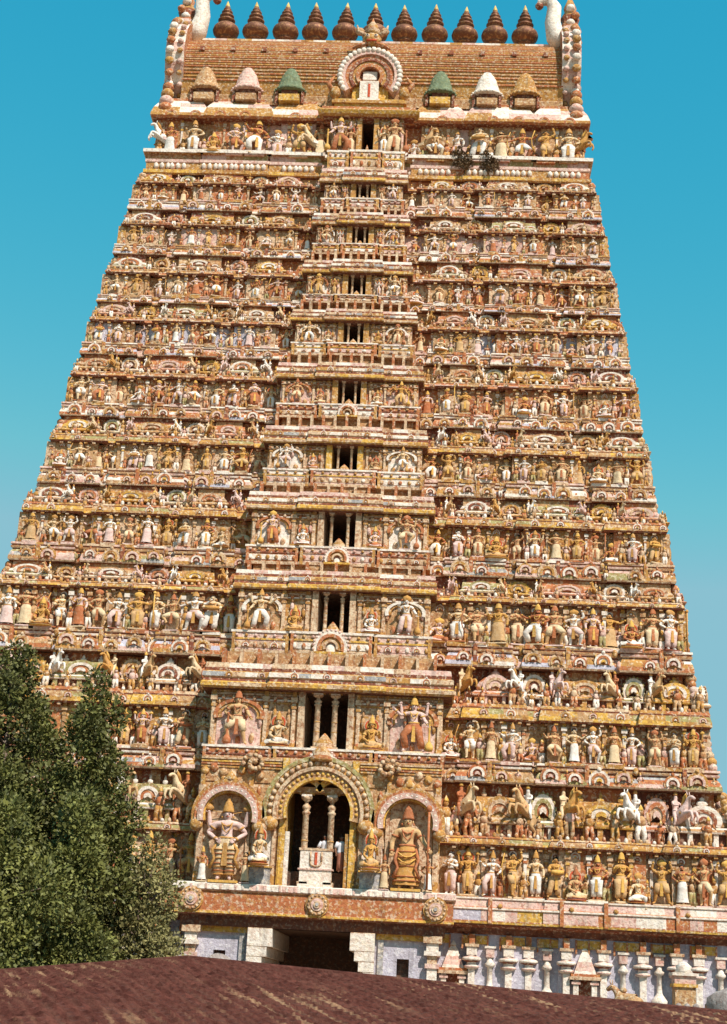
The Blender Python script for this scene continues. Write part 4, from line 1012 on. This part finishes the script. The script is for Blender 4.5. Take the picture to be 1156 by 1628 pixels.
M.build('horseshoe_arch', roof)
M = MB()   # lion-face crest over the arch
M.box(-1.0, .9, y - .25, yc - 1, 59.75, 59.95, 'ochre'); M.ell((-.05, y - .2, 60.45), (.6, .4, .5), 'ochre', 10, 7)
for sd in (-1, 1):
    M.ell((-.05 + sd * .25, y - .55, 60.55), (.12, .1, .1), 'white', 8, 5); M.ell((-.05 + sd * .25, y - .64, 60.55), (.05, .04, .05), 'hair', 6, 4)
    M.tube([(-.05 + sd * .4, y - .2, 60.75), (-.05 + sd * .85, y - .2, 61.05), (-.05 + sd * .95, y - .2, 61.50)], [.18, .14, .04], 7, 'cream')
    M.tube([(-.05 + sd * .2, y - .3, 60.15), (-.05 + sd * .7, y - .35, 60.00), (-.05 + sd * 1.15, y - .3, 59.75)], [.14, .12, .07], 7, 'terracotta')
    M.ell((-.05 + sd * .75, y - .1, 61.10), (.3, .25, .25), 'tan', 8, 5)
M.tube([(-.35, y - .5, 60.25), (-.05, y - .62, 60.17), (.25, y - .5, 60.25)], .07, 6, 'redpaint')
M.lathe((-.05, y, 60.85), [(.5, 0), (.42, .2), (.5, .35), (.3, .55), (.34, .7), (.12, 1.0), (.02, 1.3)], 10, ['ochre', 'cream', 'terracotta'])
M.build('crest', roof)
# gable plates with horns
for sd in (-1, 1):
    M = MB(); xa, xc = sd * 11.6, sd * 12.75
    out = []; N = 26
    for k in range(N + 1):
        a = math.radians(-62 + 304 * k / N); out.append((yc + 3.3 * math.cos(a) * -1, 59.7 + 3.35 * math.sin(a)))
    out = [(yc + 2.4, 55.9)] + out[::-1] + [(yc - 2.4, 55.9)]
    n = len(out); x0, x1 = min(xa, xc), max(xa, xc)
    vs = [(x0, a, z) for a, z in out] + [(x1, a, z) for a, z in out]
    mmat = 'pink' if sd < 0 else 'redbrown'
    M.add(vs, [tuple(range(n)), tuple(range(2 * n - 1, n - 1, -1))] + [(k, (k + 1) % n, n + (k + 1) % n, n + k) for k in range(n)], ['terracotta', 'terracotta'] + ['white', 'pink'] * (n // 2 + 1))
    for k, (a, z) in enumerate(out):
        M.ell((sd * 12.45, yc + (a - yc) * 1.06, 59.6 + (z - 59.6) * 1.05), (.30, .2, .26), ('terracotta', 'white', 'ochre')[k % 3], 6, 4)
        M.ell((sd * 11.85, yc + (a - yc) * 1.03, 59.6 + (z - 59.6) * 1.03), (.2, .14, .18), ('ochre', 'pink')[k % 2], 6, 4)
    for k in range(5): M.ell((sd * 12.5, yc - 2.9 + .1 * k, 55.7 + .55 * k), (.5 - .04 * k, .4, .36), ('terracotta', 'pink', 'ochre')[k % 3], 8, 5)
    M.build('gable', roof)
    M = MB()
    M.tube([(sd * 11.9, yc - .8, 62.1), (sd * 11.35, yc - .8, 62.7), (sd * 11.15, yc - .8, 63.8), (sd * 11.25, yc - .8, 64.9), (sd * 10.9, yc - .8, 65.45), (sd * 10.35, yc - .8, 65.3), (sd * 10.2, yc - .8, 64.95)], [.7, .62, .5, .45, .38, .25, .1], 10, 'white')
    M.ell((sd * 10.3, yc - .8, 65.0), (.28, .26, .26), 'redbrown', 8, 5)
    M.build('horn', roof)
    M = MB()
    M.lathe((sd * 12.3, yc, 62.6), [(.7, 0), (.8, .3), (.6, .7), (.75, 1.1), (.5, 1.6), (.62, 2.0), (.35, 2.5), (.42, 2.8), (.1, 3.6)], 10, ['terracotta', 'ochre', 'pink', 'terracotta', 'redbrown', 'ochre'])
    for k in range(5): M.ell((sd * (12.3 + .3 * (k % 2)), yc - .5, 62.9 + .55 * k), (.3, .3, .25), ('white', 'terracotta')[k % 2], 7, 5)
    M.build('gable_crest', roof)
FIN = MB()
FIN.lathe((0, 0, 0), [(.38, -.38), (.38, -.04), (.42, 0), (.5, .05), (.40, .10), (.58, .2), (.80, .42), (.86, .62), (.80, .84), (.62, 1.04), (.42, 1.16), (.34, 1.24), (.52, 1.32), (.56, 1.42), (.46, 1.5), (.28, 1.58), (.44, 1.66), (.47, 1.75), (.38, 1.83), (.22, 1.9), (.34, 1.98), (.36, 2.06), (.28, 2.14), (.16, 2.2), (.26, 2.27), (.2, 2.36), (.14, 2.46), (.05, 2.75)], 20, 'copper')
FT = MB(); FT.lathe((0, 0, 2.42), [(.13, 0), (.17, .06), (.12, .2), (.02, .48)], 10, 'gold')
fm = FIN.mesh('roof_finial'); tm = FT.mesh('finial_tip')
places = ['first from the left end', 'second from the left end', 'third from the left end', 'fourth from the left end', 'fifth from the left end', 'half hidden behind the central crest', 'fifth from the right end', 'fourth from the right end', 'third from the right end', 'second from the right end', 'first from the right end']
for k in range(11):
    o = link('roof_finial', fm, None, (-9.7 + 1.915 * k, yc, 62.62)); o.rotation_euler = (random.uniform(-.03, .03), random.uniform(-.035, .035), random.uniform(0, 3)); o.scale.z = random.uniform(.97, 1.03); tag(o, f'copper pot finial on the roof ridge, {places[k]}', 'finial', 'row of finials on the ridge')
    link('finial_tip', tm, o)
# corner and bay animals on the top ledge
for x, rz, q, w in ((-12.4, PI + .45, 4, 'at the left corner'), (-3.3, PI + .6, 0, 'just left of the top doorway'), (3.4, -.6, 3, 'just right of the top doorway'), (12.6, -.45, 1, 'at the right corner')):
    add_horse((x, yw - .45, 52.42), 2.35, rz, q, f'{PALS[q][0]} rearing animal statue on the top ledge {w}', 'rearing animals on the top ledge', rider=False)

# ------------------------------------------------------------------ people in the lowest doorway
def person(x, y, z, h, rz, spec, label):
    f = figure(face=True, pedestal=False, crown='none', garment='none', fingers=True, **spec)
    role = dict(skin_role='skin')
    o = f['body'].build('person', None, role); o.location = (x, y, z); o.scale = (h, h, h); o.rotation_euler = (0, 0, rz); tag(o, label, 'person', 'people in the doorway')
    H = MB(); H.ell((0, .012, .955), (.062, .064, .05), 'hair', 12, 8); H.build('hair', o)
    T = MB(); T.lathe((0, 0, .50), [(.112, 0), (.108, .06), (.098, .12), (.108, .2), (.118, .25), (.095, .305), (.05, .335)], 16, 'shirt', 1.08, .78)
    for sd, a in ((-1, spec['la']), (1, spec['ra'])):
        e = Vector((sd * ARM[a][0][0], ARM[a][0][1], ARM[a][0][2])); s_ = Vector((sd * .10, .0, .79)); T.tube([s_, s_.lerp(e, .5), s_.lerp(e, .95)], [.058, .052, .048], 10, 'shirt')
    T.build('shirt', o)
    K = MB(); K.lathe((0, 0, .05), [(.105, 0), (.10, .2), (.108, .36), (.112, .44), (.10, .5)], 16, 'lungi', 1.05, .85); K.build('wrapped_cloth', o)
person(1.12, .70, 9.96, 1.72, .5, dict(la='down', ra='rest'), 'man in white shirt and brown cloth standing in the lowest doorway right of its columns')
person(.36, .72, 9.96, 1.72, -.3, dict(la='rest', ra='down'), 'man in white shirt behind the white parapet between the lowest doorway columns')

# ------------------------------------------------------------------ vegetation
def leaves(name, centers, radii, count, size, mat, parent, flat=.55):
    """leaf sprays through the volume of the given clumps, denser towards their surface"""
    cs = np.array(centers, float); rs = np.array(radii, float)
    vol = np.prod(rs, axis=1) ** (2 / 3); k = rng.choice(len(cs), count, p=vol / vol.sum())
    dirs = rng.normal(size=(count, 3)); dirs /= np.linalg.norm(dirs, axis=1)[:, None]
    rad = rng.uniform(0.25, 1.0, count) ** .5 * rng.uniform(.85, 1.12, count)
    P = cs[k] + dirs * rs[k] * rad[:, None]
    out = dirs + rng.normal(size=(count, 3)) * .7 + np.array([0, 0, .15]); out /= np.linalg.norm(out, axis=1)[:, None]
    side = np.cross(out, rng.normal(size=(count, 3))); side /= np.linalg.norm(side, axis=1)[:, None] + 1e-9
    s = size * rng.uniform(.6, 1.4, count)[:, None]
    a = P; b = P + out * s * .5 + side * s * .30; c = P + out * s; d = P + out * s * .5 - side * s * .30
    V = np.stack([a, b, c, d], 1).reshape(-1, 3)
    me = bpy.data.meshes.new(name); me.vertices.add(4 * count); me.vertices.foreach_set('co', V.ravel())
    me.loops.add(4 * count); me.loops.foreach_set('vertex_index', np.arange(4 * count))
    me.polygons.add(count); me.polygons.foreach_set('loop_start', np.arange(count) * 4); me.polygons.foreach_set('loop_total', np.full(count, 4))
    me.materials.append(MATS[mat]); me.update(); me.validate()
    return link(name, me, parent)
def tree(name, label, x, y, h, r, mat, count, size, cone=2.2, group='trees in front of the tower', zc=0.12, lean=0):
    root = link(name, None, None, (x, y, 0)); tag(root, label, 'tree', group)
    T = MB(); T.tube([(0, 0, -.1), (.1, 0, h * .3), (.05 + lean * .5, .1, h * .6), (lean, 0, h * .93)], [r * .13, r * .10, r * .06, .03], 9, 'bark')
    cs = []; rs = []
    n = int(26 if cone else 22)
    for k in range(n):
        t = zc + (1 - zc) * (k + .5) / n; z = h * t
        w = r * random.uniform(.82, 1.14) * (min(1, ((1 - t) * cone) ** .75 + .06) if cone else math.sqrt(max(.05, 1 - (2 * (t - zc) / (1 - zc) - 1) ** 2)))
        for q in range(3 if w > .8 else 1):
            a = random.uniform(0, 2 * PI); d = w * random.uniform(.35, .75) if w > .8 else 0
            cx, cy = d * math.cos(a) + lean * t, d * math.sin(a)
            cs.append((cx, cy, z + random.uniform(-.3, .3))); q2 = max(.55, w * random.uniform(.30, .52)); rs.append((q2, q2, q2 * random.uniform(.8, 1.2)))
            if d: T.tube([(.1 * lean + lean * t * .5, 0, z - .8), (cx * .6, cy * .6, z - .2), (cx, cy, z)], [.07, .05, .02], 5, 'bark')
    T.build('trunk', root)
    leaves('crown', cs, rs, count, size, mat, root)
    return root
tree('tall_tree', 'tall dark green tree at the left edge, the highest tree', -11.4, -13, 17.1, 3.2, 'leaf_dark', 105000, .17, cone=2.7)
tree('tall_tree', 'slim pointed dark tree just right of the tallest tree', -7.9, -13.6, 15.8, 2.5, 'leaf_dark', 60000, .17)
tree('broad_tree', 'bright green leafy tree low at the left edge in front', -9.6, -19, 10.2, 2.7, 'leaf_mid', 55000, .16, cone=False, zc=.1)
tree('broad_tree', 'low leafy tree in the middle of the clump below the pointed tree', -7.5, -17, 10.4, 1.7, 'leaf_mid', 36000, .16, cone=False, zc=.15)
tree('small_tree', 'small pale green tree beside the gateway at the right of the clump', -5.5, -13, 9.6, 1.5, 'leaf_pale', 12000, .15, cone=False, zc=.3, lean=.3)
for x, z, r, w in ((5.75, 52.5, .66, 'larger dry shrub growing on the top ledge right of the doorway'), (7.3, 52.35, .6, 'smaller dry shrub growing on the top ledge further right')):
    root = link('shrub', None, None, (x, 8.85, z - .45)); tag(root, w, 'shrub', 'shrubs on the top ledge')
    T = MB()
    for k in range(7):
        a = k * .9; T.tube([(0, .25, .3), (.3 * math.cos(a) * r, -.1, .4), (r * math.cos(a) * .8, -.2 + .2 * math.sin(a), .45 + .4 * math.sin(a))], [.03, .02, .01], 5, 'bark')
    T.build('stem', root)
    leaves('foliage', [(-.35 * r, -.1, .1), (.5 * r, -.15, .35), (0, -.1, .85 * r), (-.7 * r, -.1, .65), (.1, -.35, -.2), (.75 * r, -.2, .0), (-.2, -.2, 1.35 * r)], [(r * .5, .3, r * .35), (r * .4, .3, r * .3), (r * .45, .3, r * .4), (r * .3, .2, r * .3), (r * .4, .2, r * .3), (r * .25, .2, r * .25), (r * .2, .2, r * .35)], 1500, .13, 'leaf_dry', root)

# ------------------------------------------------------------------ foreground pavilion roof and the stones behind it
ro = link('pavilion', None, None, (0, 0, 0)); tag(ro, 'low pavilion with a wide brown tiled roof in the foreground', 'pavilion')
def roof_z(x, y):
    r = 5.05 - (.049 * (x - .8) if x > .8 else .118 * (.8 - x))
    return r - .085 * abs(y + 42)
xs = np.linspace(-11, 27, 620); ys = []
y = -42.0; step = .34
rows = []
while y > -67: rows.append(y); y -= step
V = []; F = []; n = len(xs)
wob = rng.normal(0, .009, (len(rows), n))
for i, y in enumerate(rows):
    for sub in (0, 1):
        yy = y if sub == 0 else y - step + .02
        for j, x in enumerate(xs):
            V.append((x, yy, roof_z(x, yy) + (.0 if sub == 0 else .035) + wob[i, j] * .8 + .016 * math.sin((x * .95 + yy * .31) * 34) + .01 * math.sin(x * 3.1 + yy)))
m = len(rows) * 2
for i in range(m - 1):
    for j in range(n - 1): F.append((i * n + j, (i + 1) * n + j, (i + 1) * n + j + 1, i * n + j + 1))
M = MB(); M.add(V, F, 'old_tiles', False)
o0 = len(M.v)
M.add([(x, -42 + d, roof_z(x, -42 + d)) for d in (-.02, 10, 20) for x in (-11, .8, 27)], [(0, 1, 4, 3), (1, 2, 5, 4), (3, 4, 7, 6), (4, 5, 8, 7)], 'old_tiles')
M.build('roof', ro)
M = MB(); M.tube([(-11, -42, roof_z(-11, -42)), (.8, -42, roof_z(.8, -42)), (27, -42, roof_z(27, -42))], .05, 8, 'old_tiles'); M.build('ridge', ro)
for k, (x, y) in enumerate(((-9, -64), (8, -64), (24, -64), (-9, -24), (8, -24), (24, -24))):
    M = MB(); M.box(x - .2, x + .2, y - .2, y + .2, -.1, roof_z(x, y) - .02, 'stone'); M.box(x - .35, x + .35, y - .35, y + .35, roof_z(x, y) - .4, roof_z(x, y) - .15, 'stone'); M.build('pillar', ro)

def boulder(name, x, y, z0, rx, ry, rz, label, cat):
    M = MB(); n, m2 = 14, 8; vs = []
    for i in range(m2 + 1):
        t = PI * .55 * i / m2
        for k in range(n):
            a = 2 * PI * k / n; q = 1 + .12 * math.sin(3 * a + i) + .06 * math.sin(7 * a)
            vs.append((rx * math.sin(t) * q * math.cos(a), ry * math.sin(t) * q * math.sin(a), rz * math.cos(t) * (1 + .05 * math.sin(5 * a))))
    M.add(vs, [(i * n + k, (i + 1) * n + k, (i + 1) * n + (k + 1) % n, i * n + (k + 1) % n) for i in range(m2) for k in range(n)], 'stone', True)
    M.lathe((0, 0, -z0 - .1), [(rx * .9, 0), (rx * .95, z0 * .5), (rx * 1.0, z0 - .2)], 14, 'stone', 1, ry / rx)
    o = M.build(name, None); o.location = (x, y, z0); tag(o, label, cat); return o
boulder('stone_dome', 19.2, -6, 4.5, 2.5, 1.5, 1.45, 'grey rounded stone dome at the right edge beside the base wall', 'stone dome')
boulder('stone_dome', -4.75, -7, 4.9, .72, .6, .95, 'small brownish stone dome left of the gateway behind the roof', 'stone dome')
boulder('stone_dome', -3.5, -5, 5.0, .9, .7, .95, 'small pinkish stone dome nearer the gateway above the roof peak', 'stone dome')
M = MB()
M.box(-.42, .42, -.42, .42, -.1, 5.55, 'tan'); M.box(-.5, .5, -.5, .5, 5.55, 5.68, 'yellow'); M.box(-.44, .44, -.44, .44, 5.68, 6.0, 'pink'); M.box(-.54, .54, -.54, .54, 6.0, 6.12, 'white')
M.lathe((0, 0, 6.12), [(.4, 0), (.3, .15), (.34, .25), (.1, .45)], 8, 'white')
for k in range(3): M.ell((-.3 + .35 * k, -.5, 4.75), (.15, .15, .18), 'stone', 8, 5)
o = M.build('stone_post', None); o.location = (15.95, -5.2, 0); tag(o, 'square ochre stone post with pale cap before the right base wall', 'stone post')
# a reclining bull statue on a block
J = [((0, 0, .35), (.26, .24)), ((.35, 0, .38), (.28, .25)), ((.55, 0, .55), (.2, .17)), ((.66, 0, .72), (.17, .15)), ((.82, 0, .80), (.15, .13)), ((1.04, 0, .66), (.10, .09)), ((-.35, 0, .33), (.24, .22)), ((-.58, 0, .28), .14)]
E = [(0, 1), (1, 2), (2, 3), (3, 4), (4, 5), (0, 6), (6, 7)]
for sd in (-1, 1):
    b = len(J); J += [((.5, sd * .2, .25), .12), ((.8, sd * .22, .12), .08), ((.55, sd * .26, .06), .06)]; E += [(1, b), (b, b + 1), (b + 1, b + 2)]
    b = len(J); J += [((-.3, sd * .25, .22), .14), ((.0, sd * .3, .12), .09), ((-.3, sd * .32, .06), .06)]; E += [(6, b), (b, b + 1), (b + 1, b + 2)]
v, f = skin(J, E); M = MB(); M.add(v, f, 'tan', True); M.ell((.3, 0, .68), (.16, .13, .12), 'tan')
for sd in (-1, 1): M.tube([(.80, sd * .09, .90), (.83, sd * .15, 1.0), (.82, sd * .12, 1.1)], [.035, .025, .01], 6, 'cream'); M.ell((.76, sd * .17, .84), (.03, .08, .035), 'tan', 6, 4); M.ell((.93, sd * .10, .80), (.025, .02, .025), 'hair', 6, 4)
o = M.build('bull_statue', None); o.location = (13.7, -5.6, 4.62); o.rotation_euler = (0, 0, PI * .85); tag(o, 'small tan reclining bull statue left of the ochre stone post', 'statue')
D = MB(); D.box(-.9, .9, -.5, .5, -4.85, 0, 'stone'); D.build('plinth', o)

# ------------------------------------------------------------------ setting
M = MB(); g = 3000
M.add([(-g, -g, 0), (g, -g, 0), (g, g, 0), (-g, g, 0)], [(0, 1, 2, 3)], 'ground')
o = M.build('ground'); o['kind'] = 'structure'; o['label'] = 'dusty brown ground around the tower'

# ------------------------------------------------------------------ light
EL, AZ = 50.0, 34.0          # sun height; degrees to the right of the facade's normal
sun = bpy.data.lights.new('sun', 'SUN'); sun.energy = 5.0; sun.angle = math.radians(.5); sun.color = (1.0, .94, .85)
so = bpy.data.objects.new('sun', sun); C.objects.link(so)
sv = Vector((math.sin(math.radians(AZ)) * math.cos(math.radians(EL)), -math.cos(math.radians(AZ)) * math.cos(math.radians(EL)), math.sin(math.radians(EL))))
so.rotation_euler = sv.to_track_quat('Z', 'Y').to_euler()
SKY = (.22, 2.9, 1.92, .66, 3.05, .28)
w = bpy.data.worlds.new('World'); S.world = w; w.use_nodes = True; t = w.node_tree
bg = t.nodes['Background']; sk = t.nodes.new('ShaderNodeTexSky'); sk.sky_type = 'NISHITA'; sk.sun_disc = False
sk.sun_elevation = math.radians(EL); sk.sun_rotation = math.atan2(sv.x, sv.y); sk.air_density = 1.0; sk.dust_density = .6; sk.ozone_density = 1.0
# the print's turquoise sky: less red high up, red returning towards the horizon
sep = t.nodes.new('ShaderNodeSeparateColor'); cmb = t.nodes.new('ShaderNodeCombineColor')
t.links.new(sk.outputs[0], sep.inputs[0])
def chan(o, k, p):
    a = t.nodes.new('ShaderNodeMath'); a.operation = 'POWER'; a.inputs[1].default_value = p
    b = t.nodes.new('ShaderNodeMath'); b.operation = 'MULTIPLY'; b.inputs[1].default_value = k
    t.links.new(sep.outputs[o], a.inputs[0]); t.links.new(a.outputs[0], b.inputs[0]); m = t.nodes.new('ShaderNodeMath'); m.operation = 'MINIMUM'; m.inputs[1].default_value = (1.8, 3.75, 4.5)[o]; t.links.new(b.outputs[0], m.inputs[0]); t.links.new(m.outputs[0], cmb.inputs[o])
chan(0, SKY[0], SKY[1]); chan(1, SKY[2], SKY[3]); chan(2, SKY[4], SKY[5])
t.links.new(cmb.outputs[0], bg.inputs['Color']); bg.inputs['Strength'].default_value = .12
S.view_settings.view_transform = 'Standard'; S.view_settings.look = 'None'; S.view_settings.exposure = 0.24; S.view_settings.gamma = 1

# ------------------------------------------------------------------ camera
cam = bpy.data.cameras.new('camera'); co = bpy.data.objects.new('camera', cam); C.objects.link(co); S.camera = co
yaw, pit, rol = [math.radians(a) for a in (3.1457, 17.581, 2.9407)]
fv = Vector((-math.sin(yaw) * math.cos(pit), math.cos(yaw) * math.cos(pit), math.sin(pit))); r = Vector((math.cos(yaw), math.sin(yaw), 0)); u = r.cross(fv)
r2 = math.cos(rol) * r + math.sin(rol) * u; u2 = -math.sin(rol) * r + math.cos(rol) * u
co.matrix_world = Matrix(((r2.x, u2.x, -fv.x, 5.347), (r2.y, u2.y, -fv.y, -72), (r2.z, u2.z, -fv.z, 4.5), (0, 0, 0, 1)))
cam.sensor_fit = 'VERTICAL'; cam.sensor_height = 24; cam.lens = 24 * 2433 / 1628; cam.clip_end = 10000
